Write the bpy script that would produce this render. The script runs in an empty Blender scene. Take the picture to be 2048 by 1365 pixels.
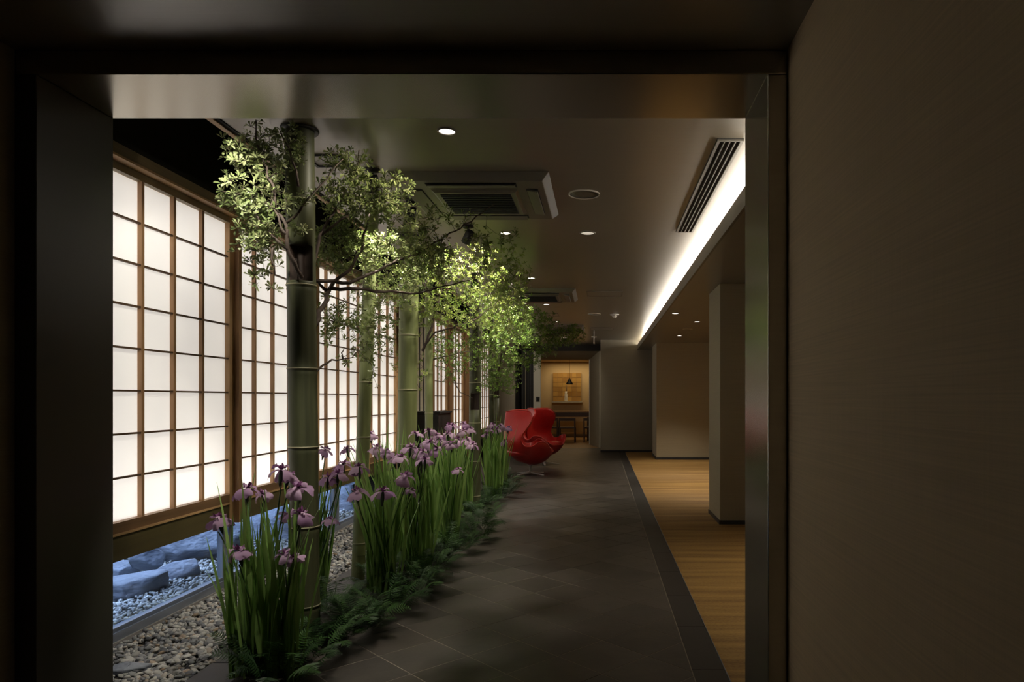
import bpy, math, random
import numpy as np
from mathutils import Vector, Matrix, Euler, Quaternion

random.seed(7)
RNG = np.random.default_rng(7)
sc = bpy.context.scene
col = sc.collection
PI = math.pi

# ------------------------------------------------------------------ camera
F = 1376.0                      # focal length in pixels of the 2048 px frame
VPX, VPY = 1201.0, 798.0        # where the corridor's lines meet
CAMZ = 1.25
cam = bpy.data.cameras.new('camera')
cam.sensor_width = 36.0
cam.lens = F / 2048 * 36
cam.shift_x = -(VPX - 1024) / 2048
cam.shift_y = (VPY - 682.5) / 2048
cam.clip_start = 0.02
camo = bpy.data.objects.new('camera', cam)
camo.location = (0, 0, CAMZ)
camo.rotation_euler = (PI / 2, 0, 0)
col.objects.link(camo)
sc.camera = camo

# ------------------------------------------------------------------ world, exposure, area lights
w = bpy.data.worlds.new('dusk sky')
sc.world = w
w.use_nodes = True
bg = w.node_tree.nodes['Background']
bg.inputs[0].default_value = (0.45, 0.57, 0.86, 1)
bg.inputs[1].default_value = 9.0
vs = sc.view_settings
vs.view_transform = 'Standard'
vs.look = 'None'
vs.exposure = 0.0
vs.gamma = 1.0
vs.use_curve_mapping = False
cy = sc.cycles
cy.max_bounces = 7
cy.diffuse_bounces = 3
cy.glossy_bounces = 3
cy.transmission_bounces = 4
cy.transparent_max_bounces = 10
cy.caustics_reflective = False
cy.caustics_refractive = False
cy.sample_clamp_indirect = 4.0

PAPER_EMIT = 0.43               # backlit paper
TUBE_W = 50.0                    # fluorescent runs behind the paper, W per metre
COVE_EMIT = 16.0
SPOT_W = 70.0                   # planting spotlights
DOWN_W = 75.0
SIDE_W = 110.0                   # downlights over the carpet
ROOM_W = 10.5                   # far dining room

def area(name, loc, rot, sx, sy, power, color):
    l = bpy.data.lights.new(name, 'AREA')
    l.shape = 'RECTANGLE'; l.size = sx; l.size_y = sy
    l.energy = power; l.color = color
    o = bpy.data.objects.new(name, l)
    o.location = loc; o.rotation_euler = rot
    col.objects.link(o)
    return o

def spot(name, loc, target, power, color, angle=70, blend=0.6, size=0.03):
    l = bpy.data.lights.new(name, 'SPOT')
    l.energy = power; l.color = color
    l.spot_size = math.radians(angle); l.spot_blend = blend; l.shadow_soft_size = size
    o = bpy.data.objects.new(name, l)
    o.location = loc
    d = Vector(target) - Vector(loc)
    o.rotation_euler = d.to_track_quat('-Z', 'Y').to_euler()
    col.objects.link(o)
    return o

# ------------------------------------------------------------------ helpers
def P(px, py, y):
    """photo pixel at depth y -> world point"""
    return ((px - VPX) * y / F, y, CAMZ + (VPY - py) * y / F)

def tag(o, label=None, cat=None, group=None, kind=None):
    if label: o['label'] = label
    if cat: o['category'] = cat
    if group: o['group'] = group
    if kind: o['kind'] = kind
    return o

def empty(name, loc=(0, 0, 0), rz=0.0, parent=None):
    o = bpy.data.objects.new(name, None)
    o.empty_display_size = 0.1
    o.location = loc; o.rotation_euler = (0, 0, rz)
    col.objects.link(o)
    if parent: o.parent = parent
    return o

def link(name, mesh, parent=None, loc=None, rot=None, scale=None):
    o = bpy.data.objects.new(name, mesh)
    col.objects.link(o)
    if parent: o.parent = parent
    if loc is not None: o.location = loc
    if rot is not None: o.rotation_euler = rot
    if scale is not None: o.scale = scale
    return o

class MB:
    def __init__(s):
        s.v = []; s.f = []; s.m = []; s.sm = []
    def add(s, vs_, fs, mi=0, smooth=False):
        b = len(s.v)
        s.v.extend(tuple(p) for p in vs_)
        for f in fs:
            s.f.append(tuple(i + b for i in f)); s.m.append(mi); s.sm.append(smooth)
        return s
    def box(s, x0, x1, y0, y1, z0, z1, mi=0):
        vs_ = [(x0,y0,z0),(x1,y0,z0),(x1,y1,z0),(x0,y1,z0),(x0,y0,z1),(x1,y0,z1),(x1,y1,z1),(x0,y1,z1)]
        return s.add(vs_, [(0,3,2,1),(4,5,6,7),(0,1,5,4),(1,2,6,5),(2,3,7,6),(3,0,4,7)], mi)
    def frustum(s, x0, x1, y0, y1, z0, z1, ins, mi=0, bottom_inset=True):
        """box whose z0 (bottom) face is inset"""
        i = ins
        vs_ = [(x0+i,y0+i,z0),(x1-i,y0+i,z0),(x1-i,y1-i,z0),(x0+i,y1-i,z0),(x0,y0,z1),(x1,y0,z1),(x1,y1,z1),(x0,y1,z1)]
        return s.add(vs_, [(0,3,2,1),(4,5,6,7),(0,1,5,4),(1,2,6,5),(2,3,7,6),(3,0,4,7)], mi)
    def poly_prism(s, pts, z0, z1, mi=0):
        n = len(pts)
        vs_ = [(x, y, z0) for x, y in pts] + [(x, y, z1) for x, y in pts]
        fs = [tuple(range(n))[::-1], tuple(range(n, 2 * n))]
        fs += [(i, (i + 1) % n, n + (i + 1) % n, n + i) for i in range(n)]
        return s.add(vs_, fs, mi)
    def lathe(s, prof, n=24, c=(0, 0, 0), mi=0, smooth=True, caps=True):
        vs_ = []
        for r, z in prof:
            for k in range(n):
                a = 2 * PI * k / n
                vs_.append((c[0] + r * math.cos(a), c[1] + r * math.sin(a), c[2] + z))
        fs = []
        for i in range(len(prof) - 1):
            for k in range(n):
                k2 = (k + 1) % n
                fs.append((i * n + k, i * n + k2, (i + 1) * n + k2, (i + 1) * n + k))
        s.add(vs_, fs, mi, smooth)
        if caps:
            b = len(s.v) - len(vs_)
            s.f.append(tuple(b + k for k in range(n))[::-1]); s.m.append(mi); s.sm.append(False)
            e = b + (len(prof) - 1) * n
            s.f.append(tuple(e + k for k in range(n))); s.m.append(mi); s.sm.append(False)
        return s
    def tube(s, path, rad, n=6, mi=0):
        path = [Vector(p) for p in path]
        if not hasattr(rad, '__len__'): rad = [rad] * len(path)
        vs_ = []; up = Vector((0.13, 0.21, 1)).normalized()
        for i, p in enumerate(path):
            d = (path[min(i + 1, len(path) - 1)] - path[max(i - 1, 0)])
            if d.length < 1e-9: d = Vector((0, 0, 1))
            d.normalize()
            a = d.cross(up if abs(d.dot(up)) < 0.95 else Vector((1, 0, 0))).normalized()
            b = d.cross(a)
            for k in range(n):
                t = 2 * PI * k / n
                vs_.append(p + (a * math.cos(t) + b * math.sin(t)) * rad[i])
        fs = []
        for i in range(len(path) - 1):
            for k in range(n):
                k2 = (k + 1) % n
                fs.append((i * n + k, (i + 1) * n + k, (i + 1) * n + k2, i * n + k2))
        fs.append(tuple(range(n))); fs.append(tuple((len(path) - 1) * n + k for k in range(n))[::-1])
        return s.add(vs_, fs, mi, True)
    def mesh(s, name, mats):
        me = bpy.data.meshes.new(name)
        me.from_pydata(s.v, [], s.f)
        if not isinstance(mats, (list, tuple)): mats = [mats]
        for m in mats: me.materials.append(m)
        me.polygons.foreach_set('material_index', s.m)
        me.polygons.foreach_set('use_smooth', s.sm)
        me.update()
        return me
    def build(s, name, mats, parent=None, bevel=0, **kw):
        o = link(name, s.mesh(name, mats), parent, **kw)
        if bevel:
            m = o.modifiers.new('bevel', 'BEVEL'); m.width = bevel; m.segments = 2; m.limit_method = 'ANGLE'
        return o

def np_mesh(name, verts, faces, mat, tint=None, smooth=False):
    """verts (n,3), faces (m,k) all the same size; tint per face"""
    me = bpy.data.meshes.new(name)
    verts = np.asarray(verts, dtype=np.float32); faces = np.asarray(faces, dtype=np.int32)
    k = faces.shape[1]
    me.vertices.add(len(verts)); me.vertices.foreach_set('co', verts.ravel())
    me.loops.add(faces.size); me.loops.foreach_set('vertex_index', faces.ravel())
    me.polygons.add(len(faces))
    me.polygons.foreach_set('loop_start', np.arange(0, faces.size, k, dtype=np.int32))
    me.polygons.foreach_set('loop_total', np.full(len(faces), k, dtype=np.int32))
    if smooth: me.polygons.foreach_set('use_smooth', np.ones(len(faces), dtype=bool))
    me.materials.append(mat)
    me.update(calc_edges=True)
    if tint is not None:
        at = me.attributes.new('tint', 'FLOAT', 'FACE')
        at.data.foreach_set('value', np.asarray(tint, dtype=np.float32))
    me.validate()
    return me

# ------------------------------------------------------------------ materials
def new_mat(name):
    m = bpy.data.materials.new(name); m.use_nodes = True
    nt = m.node_tree
    return m, nt, nt.nodes['Principled BSDF'], nt.nodes['Material Output']

def N(nt, typ, **kw):
    n = nt.nodes.new(typ)
    for k, v in kw.items():
        if k.startswith('i_'):
            key = k[2:]
            key = int(key) if key.isdigit() else key.replace('_', ' ')
            n.inputs[key].default_value = v
        else: setattr(n, k, v)
    return n

def simple(name, c, rough=0.5, metal=0.0, spec=0.5, noise=None, bump=None, coat=0.0):
    """noise=(scale vec, amount) bump=(scale vec, strength, distance)"""
    m, nt, b, out = new_mat(name)
    b.inputs['Base Color'].default_value = (*c, 1)
    b.inputs['Roughness'].default_value = rough
    b.inputs['Metallic'].default_value = metal
    b.inputs['Specular IOR Level'].default_value = spec
    b.inputs['Coat Weight'].default_value = coat; b.inputs['Coat Roughness'].default_value = 0.3
    if noise or bump:
        tc = N(nt, 'ShaderNodeTexCoord')
    if noise:
        mp = N(nt, 'ShaderNodeMapping'); mp.inputs['Scale'].default_value = noise[0]
        nz = N(nt, 'ShaderNodeTexNoise', i_Scale=1.0, i_Detail=4.0)
        nt.links.new(tc.outputs['Object'], mp.inputs['Vector']); nt.links.new(mp.outputs[0], nz.inputs['Vector'])
        mr = N(nt, 'ShaderNodeMapRange'); mr.inputs['From Min'].default_value = 0.25; mr.inputs['From Max'].default_value = 0.75
        mr.inputs['To Min'].default_value = 1 - noise[1]; mr.inputs['To Max'].default_value = 1 + noise[1]
        nt.links.new(nz.outputs['Fac'], mr.inputs['Value'])
        vm = N(nt, 'ShaderNodeVectorMath', operation='SCALE'); vm.inputs[0].default_value = c
        nt.links.new(mr.outputs[0], vm.inputs['Scale']); nt.links.new(vm.outputs[0], b.inputs['Base Color'])
    if bump:
        mp = N(nt, 'ShaderNodeMapping'); mp.inputs['Scale'].default_value = bump[0]
        nz = N(nt, 'ShaderNodeTexNoise', i_Scale=1.0, i_Detail=2.0)
        nt.links.new(tc.outputs['Object'], mp.inputs['Vector']); nt.links.new(mp.outputs[0], nz.inputs['Vector'])
        bp = N(nt, 'ShaderNodeBump'); bp.inputs['Strength'].default_value = bump[1]; bp.inputs['Distance'].default_value = bump[2]
        nt.links.new(nz.outputs['Fac'], bp.inputs['Height']); nt.links.new(bp.outputs[0], b.inputs['Normal'])
    return m

def emit(name, c, s):
    m, nt, b, out = new_mat(name)
    b.inputs['Base Color'].default_value = (0.6, 0.6, 0.6, 1)
    b.inputs['Emission Color'].default_value = (*c, 1)
    b.inputs['Emission Strength'].default_value = s
    return m

def leaf_mat(name, c1, c2, trans=0.35, rough=0.45, attr=True):
    m, nt, b, out = new_mat(name)
    oi = N(nt, 'ShaderNodeObjectInfo')
    at = N(nt, 'ShaderNodeAttribute', attribute_name='tint')
    ad = N(nt, 'ShaderNodeMath', operation='ADD'); fr = N(nt, 'ShaderNodeMath', operation='FRACT')
    nt.links.new(oi.outputs['Random'], ad.inputs[0]); nt.links.new(at.outputs['Fac'], ad.inputs[1])
    nt.links.new(ad.outputs[0], fr.inputs[0])
    mx = N(nt, 'ShaderNodeMix', data_type='RGBA')
    mx.inputs[6].default_value = (*c1, 1); mx.inputs[7].default_value = (*c2, 1)
    nt.links.new(fr.outputs[0], mx.inputs[0])
    nt.links.new(mx.outputs[2], b.inputs['Base Color'])
    b.inputs['Roughness'].default_value = rough
    b.inputs['Specular IOR Level'].default_value = 0.35
    tr = N(nt, 'ShaderNodeBsdfTranslucent')
    nt.links.new(mx.outputs[2], tr.inputs['Color'])
    ms = N(nt, 'ShaderNodeMixShader'); ms.inputs[0].default_value = trans
    nt.links.new(b.outputs[0], ms.inputs[1]); nt.links.new(tr.outputs[0], ms.inputs[2])
    nt.links.new(ms.outputs[0], out.inputs['Surface'])
    return m

def stone_mat(name, stops, rough=0.6):
    m, nt, b, out = new_mat(name)
    oi = N(nt, 'ShaderNodeObjectInfo')
    at = N(nt, 'ShaderNodeAttribute', attribute_name='tint')
    ad = N(nt, 'ShaderNodeMath', operation='ADD'); fr = N(nt, 'ShaderNodeMath', operation='FRACT')
    nt.links.new(oi.outputs['Random'], ad.inputs[0]); nt.links.new(at.outputs['Fac'], ad.inputs[1])
    nt.links.new(ad.outputs[0], fr.inputs[0])
    cr = N(nt, 'ShaderNodeValToRGB')
    el = cr.color_ramp.elements
    el[0].position, el[0].color = stops[0][0], (*stops[0][1], 1)
    el[1].position, el[1].color = stops[-1][0], (*stops[-1][1], 1)
    for p, c in stops[1:-1]:
        e = el.new(p); e.color = (*c, 1)
    nt.links.new(fr.outputs[0], cr.inputs[0])
    nt.links.new(cr.outputs[0], b.inputs['Base Color'])
    b.inputs['Roughness'].default_value = rough
    return m

M = {}
M['ceiling'] = simple('satin brown ceiling sheet', (0.24, 0.205, 0.15), 0.30, spec=1.0, noise=((3, 120, 3), 0.06), bump=((240, 240, 240), 0.10, 0.002), coat=0.35)
M['bronze'] = simple('satin bronze metal', (0.44, 0.405, 0.34), 0.22, metal=0.95, noise=((2, 2, 60), 0.05))
M['black'] = simple('black paint', (0.010, 0.009, 0.008), 0.55)
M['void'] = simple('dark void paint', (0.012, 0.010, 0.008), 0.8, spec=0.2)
M['steel'] = simple('satin aluminium', (0.42, 0.46, 0.55), 0.32, metal=0.85)
M['chrome'] = simple('satin steel', (0.85, 0.85, 0.85), 0.4, metal=0.4)
M['white'] = simple('white plastic', (0.75, 0.74, 0.70), 0.4)
M['lightbox'] = simple('grey light box lining', (0.10, 0.10, 0.10), 0.8)
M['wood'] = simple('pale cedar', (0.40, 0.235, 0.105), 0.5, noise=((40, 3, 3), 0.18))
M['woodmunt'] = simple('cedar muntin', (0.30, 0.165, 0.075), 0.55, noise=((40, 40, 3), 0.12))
M['woodshaded'] = simple('shaded cedar rail', (0.16, 0.085, 0.04), 0.5, noise=((60, 2, 60), 0.2))  # shade below the glowing paper is put into this darker cedar colour
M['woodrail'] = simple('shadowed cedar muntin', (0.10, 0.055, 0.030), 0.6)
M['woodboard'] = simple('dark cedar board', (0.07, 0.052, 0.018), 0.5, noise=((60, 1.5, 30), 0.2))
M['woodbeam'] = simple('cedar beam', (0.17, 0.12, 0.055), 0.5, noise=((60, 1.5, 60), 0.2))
M['soil'] = simple('dark planting soil', (0.022, 0.018, 0.012), 0.9, noise=((30, 30, 30), 0.4), bump=((60, 60, 60), 0.8, 0.01))
M['greywall'] = simple('grey brown wall paper', (0.34, 0.30, 0.22), 0.75, spec=0.3, noise=((1, 1, 260), 0.10), bump=((4, 4, 400), 0.3, 0.001))
M['plaster'] = simple('cream plaster', (0.62, 0.48, 0.28), 0.8)
M['joint'] = simple('tile joint mortar', (0.30, 0.265, 0.21), 0.7)
M['doorwhite'] = simple('pale door frame paint', (0.70, 0.66, 0.55), 0.5)
M['darkwood'] = simple('dark stained wood', (0.060, 0.028, 0.016), 0.4, noise=((3, 40, 40), 0.2))
M['roomfloor'] = simple('orange brown room floor', (0.34, 0.19, 0.07), 0.4, noise=((3, 30, 3), 0.15))
M['leather'] = simple('red leather', (0.50, 0.020, 0.017), 0.34, spec=0.5, noise=((20, 20, 20), 0.07), bump=((180, 180, 180), 0.12, 0.001))
M['leatherpipe'] = simple('red leather piping', (0.62, 0.06, 0.045), 0.4)
M['acbody'] = simple('bronze grey plastic', (0.19, 0.17, 0.135), 0.38)
M['acdark'] = simple('dark filter mesh', (0.012, 0.012, 0.013), 0.6, bump=((300, 300, 300), 0.5, 0.002))
M['branch'] = simple('branch bark', (0.085, 0.060, 0.048), 0.75, noise=((40, 40, 40), 0.3))
M['irisstem'] = leaf_mat('iris stem green', (0.045, 0.11, 0.02), (0.07, 0.17, 0.03), 0.1)
M['irisleaf'] = leaf_mat('iris leaf green', (0.14, 0.27, 0.05), (0.32, 0.48, 0.14), 0.45)
M['fern'] = leaf_mat('fern green', (0.010, 0.034, 0.006), (0.035, 0.090, 0.014), 0.2, 0.5)
M['leafA'] = leaf_mat('grey green small leaf', (0.14, 0.19, 0.06), (0.36, 0.39, 0.19), 0.25, 0.38)
M['leafB'] = leaf_mat('yellow green small leaf', (0.12, 0.17, 0.04), (0.30, 0.34, 0.13), 0.28, 0.4)
M['leafC'] = leaf_mat('fresh green small leaf', (0.11, 0.18, 0.025), (0.30, 0.36, 0.085), 0.28, 0.4)
M['leafD'] = leaf_mat('deep green small leaf', (0.08, 0.16, 0.02), (0.22, 0.32, 0.06), 0.28, 0.4)
M['petal'] = leaf_mat('mauve iris petal', (0.34, 0.18, 0.34), (0.60, 0.41, 0.56), 0.35, 0.55)
M['petaldark'] = leaf_mat('plum iris petal', (0.12, 0.03, 0.10), (0.20, 0.06, 0.18), 0.25, 0.5)
M['spathe'] = simple('dark green iris bud sheath', (0.02, 0.035, 0.015), 0.5)
M['pebble'] = stone_mat('river pebbles', [(0.0, (0.09, 0.09, 0.10)), (0.3, (0.20, 0.205, 0.22)), (0.55, (0.32, 0.31, 0.29)), (0.8, (0.46, 0.45, 0.43)), (0.93, (0.28, 0.20, 0.13)), (1.0, (0.64, 0.63, 0.60))])
M['pebblepale'] = stone_mat('pale garden gravel', [(0.0, (0.25, 0.25, 0.25)), (0.5, (0.5, 0.5, 0.49)), (1.0, (0.85, 0.84, 0.80))])
M['rock'] = simple('blue grey garden rock', (0.22, 0.24, 0.29), 0.6, noise=((5, 5, 9), 0.35), bump=((14, 14, 22), 0.8, 0.03))
M['slate'] = simple('dark slate edging', (0.045, 0.043, 0.045), 0.45, noise=((6, 6, 6), 0.2))
M['flowerpic'] = None

# paper: uniform backlit glow plus real light coming through from the tubes behind
def paper_mat():
    m, nt, b, out = new_mat('washi paper')
    b.inputs['Base Color'].default_value = (0.80, 0.785, 0.76, 1)
    b.inputs['Roughness'].default_value = 0.9
    b.inputs['Specular IOR Level'].default_value = 0.1
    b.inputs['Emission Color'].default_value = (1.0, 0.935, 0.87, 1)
    tc = N(nt, 'ShaderNodeTexCoord')
    mp = N(nt, 'ShaderNodeMapping'); mp.inputs['Scale'].default_value = (90, 90, 8)
    nz = N(nt, 'ShaderNodeTexNoise', i_Scale=1.0, i_Detail=4.0)
    nt.links.new(tc.outputs['Object'], mp.inputs['Vector']); nt.links.new(mp.outputs[0], nz.inputs['Vector'])
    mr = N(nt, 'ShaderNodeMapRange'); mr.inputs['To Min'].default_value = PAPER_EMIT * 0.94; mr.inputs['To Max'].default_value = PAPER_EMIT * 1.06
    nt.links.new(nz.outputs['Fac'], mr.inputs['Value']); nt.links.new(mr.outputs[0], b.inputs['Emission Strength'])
    tr = N(nt, 'ShaderNodeBsdfTranslucent'); tr.inputs['Color'].default_value = (0.85, 0.84, 0.82, 1)
    ms = N(nt, 'ShaderNodeMixShader'); ms.inputs[0].default_value = 0.4
    nt.links.new(b.outputs[0], ms.inputs[1]); nt.links.new(tr.outputs[0], ms.inputs[2])
    nt.links.new(ms.outputs[0], out.inputs['Surface'])
    return m
M['paper'] = paper_mat()

def glass_mat():
    m, nt, b, out = new_mat('clear window glass')
    nt.nodes.remove(b)
    t = N(nt, 'ShaderNodeBsdfTransparent'); t.inputs[0].default_value = (0.86, 0.92, 0.95, 1)
    g = N(nt, 'ShaderNodeBsdfGlossy'); g.inputs['Roughness'].default_value = 0.03
    lw = N(nt, 'ShaderNodeLayerWeight', i_Blend=0.5)
    pw = N(nt, 'ShaderNodeMath', operation='POWER', i_1=4.0); nt.links.new(lw.outputs['Facing'], pw.inputs[0])
    pm = N(nt, 'ShaderNodeMath', operation='MULTIPLY_ADD', i_1=0.5, i_2=0.03); nt.links.new(pw.outputs[0], pm.inputs[0])
    ms = N(nt, 'ShaderNodeMixShader')
    nt.links.new(pm.outputs[0], ms.inputs[0]); nt.links.new(t.outputs[0], ms.inputs[1]); nt.links.new(g.outputs[0], ms.inputs[2])
    nt.links.new(ms.outputs[0], out.inputs['Surface'])
    return m
M['glass'] = glass_mat()

def tile_mat():
    m, nt, b, out = new_mat('dark stone floor tile')
    oi = N(nt, 'ShaderNodeObjectInfo'); at = N(nt, 'ShaderNodeAttribute', attribute_name='tint')
    ad = N(nt, 'ShaderNodeMath', operation='ADD'); fr = N(nt, 'ShaderNodeMath', operation='FRACT')
    nt.links.new(oi.outputs['Random'], ad.inputs[0]); nt.links.new(at.outputs['Fac'], ad.inputs[1]); nt.links.new(ad.outputs[0], fr.inputs[0])
    geo = N(nt, 'ShaderNodeNewGeometry')
    nz = N(nt, 'ShaderNodeTexNoise', i_Scale=5.0, i_Detail=6.0)
    nt.links.new(geo.outputs['Position'], nz.inputs['Vector'])
    a2 = N(nt, 'ShaderNodeMath', operation='MULTIPLY_ADD', i_1=0.45); nt.links.new(fr.outputs[0], a2.inputs[0]); nt.links.new(nz.outputs['Fac'], a2.inputs[2])
    cr = N(nt, 'ShaderNodeValToRGB'); el = cr.color_ramp.elements
    el[0].position = 0.35; el[0].color = (0.045, 0.038, 0.032, 1)
    el[1].position = 1.0; el[1].color = (0.095, 0.079, 0.066, 1)
    nt.links.new(a2.outputs[0], cr.inputs[0]); nt.links.new(cr.outputs[0], b.inputs['Base Color'])
    b.inputs['Roughness'].default_value = 0.42
    bp = N(nt, 'ShaderNodeBump', i_Strength=0.25, i_Distance=0.003)
    n2 = N(nt, 'ShaderNodeTexNoise', i_Scale=30.0, i_Detail=4.0); nt.links.new(geo.outputs['Position'], n2.inputs['Vector'])
    nt.links.new(n2.outputs['Fac'], bp.inputs['Height']); nt.links.new(bp.outputs[0], b.inputs['Normal'])
    return m
M['tile'] = tile_mat()

def carpet_mat():
    m, nt, b, out = new_mat('golden woven carpet')
    tc = N(nt, 'ShaderNodeTexCoord')
    mp = N(nt, 'ShaderNodeMapping'); mp.inputs['Scale'].default_value = (0.5, 9, 1)
    n1 = N(nt, 'ShaderNodeTexNoise', i_Scale=1.0, i_Detail=5.0, i_Roughness=0.65)
    nt.links.new(tc.outputs['Object'], mp.inputs['Vector']); nt.links.new(mp.outputs[0], n1.inputs['Vector'])
    mp2 = N(nt, 'ShaderNodeMapping'); mp2.inputs['Scale'].default_value = (60, 110, 1)
    n2 = N(nt, 'ShaderNodeTexNoise', i_Scale=1.0, i_Detail=2.0)
    nt.links.new(tc.outputs['Object'], mp2.inputs['Vector']); nt.links.new(mp2.outputs[0], n2.inputs['Vector'])
    mx = N(nt, 'ShaderNodeMath', operation='MULTIPLY_ADD', i_1=0.35); nt.links.new(n2.outputs['Fac'], mx.inputs[0]); nt.links.new(n1.outputs['Fac'], mx.inputs[2])
    cr = N(nt, 'ShaderNodeValToRGB'); el = cr.color_ramp.elements
    el[0].position = 0.5; el[0].color = (0.23, 0.115, 0.035, 1)
    el[1].position = 0.86; el[1].color = (0.50, 0.30, 0.095, 1)
    nt.links.new(mx.outputs[0], cr.inputs[0]); nt.links.new(cr.outputs[0], b.inputs['Base Color'])
    b.inputs['Roughness'].default_value = 0.6; b.inputs['Specular IOR Level'].default_value = 0.3
    bp = N(nt, 'ShaderNodeBump', i_Strength=0.6, i_Distance=0.004)
    nt.links.new(n2.outputs['Fac'], bp.inputs['Height']); nt.links.new(bp.outputs[0], b.inputs['Normal'])
    return m
M['carpet'] = carpet_mat()

def weave_wall(name, c):
    """grass-cloth wallpaper: long horizontal threads of uneven thickness"""
    m, nt, b, out = new_mat(name)
    tc = N(nt, 'ShaderNodeTexCoord')
    mp = N(nt, 'ShaderNodeMapping'); mp.inputs['Scale'].default_value = (2.0, 2.0, 230)
    nz = N(nt, 'ShaderNodeTexNoise', i_Scale=1.0, i_Detail=3.0, i_Distortion=0.3)
    nt.links.new(tc.outputs['Object'], mp.inputs['Vector']); nt.links.new(mp.outputs[0], nz.inputs['Vector'])
    mp2 = N(nt, 'ShaderNodeMapping'); mp2.inputs['Scale'].default_value = (260, 260, 3)
    n2 = N(nt, 'ShaderNodeTexNoise', i_Scale=1.0, i_Detail=2.0)
    nt.links.new(tc.outputs['Object'], mp2.inputs['Vector']); nt.links.new(mp2.outputs[0], n2.inputs['Vector'])
    ad = N(nt, 'ShaderNodeMath', operation='MULTIPLY_ADD', i_1=0.35); nt.links.new(n2.outputs['Fac'], ad.inputs[0]); nt.links.new(nz.outputs['Fac'], ad.inputs[2])
    cr = N(nt, 'ShaderNodeValToRGB'); el = cr.color_ramp.elements
    el[0].position = 0.45; el[0].color = (c[0] * 0.93, c[1] * 0.93, c[2] * 0.93, 1)
    el[1].position = 0.9; el[1].color = (c[0] * 1.07, c[1] * 1.07, c[2] * 1.07, 1)
    nt.links.new(ad.outputs[0], cr.inputs[0]); nt.links.new(cr.outputs[0], b.inputs['Base Color'])
    b.inputs['Roughness'].default_value = 0.75; b.inputs['Specular IOR Level'].default_value = 0.3
    bp = N(nt, 'ShaderNodeBump', i_Strength=0.35, i_Distance=0.001)
    nt.links.new(ad.outputs[0], bp.inputs['Height']); nt.links.new(bp.outputs[0], b.inputs['Normal'])
    return m
M['wallpaper'] = weave_wall('brown grass cloth wallpaper', (0.80, 0.61, 0.37))
M['pillarpaper'] = weave_wall('taupe grass cloth', (0.46, 0.40, 0.28))

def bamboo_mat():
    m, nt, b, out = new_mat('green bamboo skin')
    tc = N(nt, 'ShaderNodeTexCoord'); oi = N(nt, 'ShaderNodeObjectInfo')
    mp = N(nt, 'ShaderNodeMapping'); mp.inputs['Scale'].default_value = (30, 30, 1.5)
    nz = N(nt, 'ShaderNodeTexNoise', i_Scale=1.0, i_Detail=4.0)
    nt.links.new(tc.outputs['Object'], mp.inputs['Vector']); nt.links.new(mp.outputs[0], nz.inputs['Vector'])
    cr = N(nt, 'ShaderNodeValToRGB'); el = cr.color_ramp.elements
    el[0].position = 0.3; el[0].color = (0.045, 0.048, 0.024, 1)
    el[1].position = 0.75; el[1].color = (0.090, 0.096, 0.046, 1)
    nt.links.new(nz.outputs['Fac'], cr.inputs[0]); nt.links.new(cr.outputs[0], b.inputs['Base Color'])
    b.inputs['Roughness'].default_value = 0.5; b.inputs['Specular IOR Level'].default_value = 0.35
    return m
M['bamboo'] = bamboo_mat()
M['bamboolit'] = simple('lit green bamboo skin', (0.17, 0.19, 0.075), 0.45, spec=0.4, noise=((30, 30, 1.5), 0.25))  # paler colour stands in for spotlight falling on these poles
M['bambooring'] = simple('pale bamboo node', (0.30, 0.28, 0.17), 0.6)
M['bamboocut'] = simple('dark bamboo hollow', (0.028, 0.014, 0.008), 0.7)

def gold_mat():
    m, nt, b, out = new_mat('gold leaf squares')
    oi = N(nt, 'ShaderNodeObjectInfo')
    cr = N(nt, 'ShaderNodeValToRGB'); el = cr.color_ramp.elements
    el[0].color = (0.36, 0.19, 0.045, 1); el[1].color = (0.55, 0.33, 0.085, 1)
    nt.links.new(oi.outputs['Random'], cr.inputs[0]); nt.links.new(cr.outputs[0], b.inputs['Base Color'])
    b.inputs['Roughness'].default_value = 0.5; b.inputs['Metallic'].default_value = 0.3
    return m
M['gold'] = gold_mat()

# ------------------------------------------------------------------ room shell
Z_C = 2.62        # corridor ceiling
Z_L = 2.395       # low soffit on the right
YN, YF = 2.267, 2.627   # portal front and back
XL, XR = -1.86, 0.552   # portal opening
ZP = 2.32
YE = 16.07        # end wall
XG = -2.525        # screen plane
XT = 0.576        # carpet edge
def st(mb, name, mat, **kw):
    o = mb.build(name, mat, **kw); o['kind'] = 'structure'; return o

# ceilings
st(MB().box(XL, 1.15, YF, 17.46, Z_C, Z_C + 0.06), 'ceiling', M['ceiling'])
o = st(MB().box(-1.93, 0.616, -3.0, YN, 2.40, 2.46), 'ceiling', M['ceiling'])
o = st(MB().box(0.876, 3.7, YF, 17.46, Z_L, Z_L + 0.03), 'ceiling', M['ceiling'])
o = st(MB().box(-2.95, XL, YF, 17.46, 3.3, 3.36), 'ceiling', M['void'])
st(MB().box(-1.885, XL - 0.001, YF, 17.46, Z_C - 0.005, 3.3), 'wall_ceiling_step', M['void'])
st(MB().box(0.856, 0.876, YF, YE, Z_L, 2.51), 'trim_1', M['acbody'])
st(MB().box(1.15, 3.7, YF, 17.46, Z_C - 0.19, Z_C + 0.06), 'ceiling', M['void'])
st(MB().box(-1.915, -1.885, YF, 17.4, Z_C - 0.012, Z_C + 0.035), 'trim_2', M['wood'])

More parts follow.
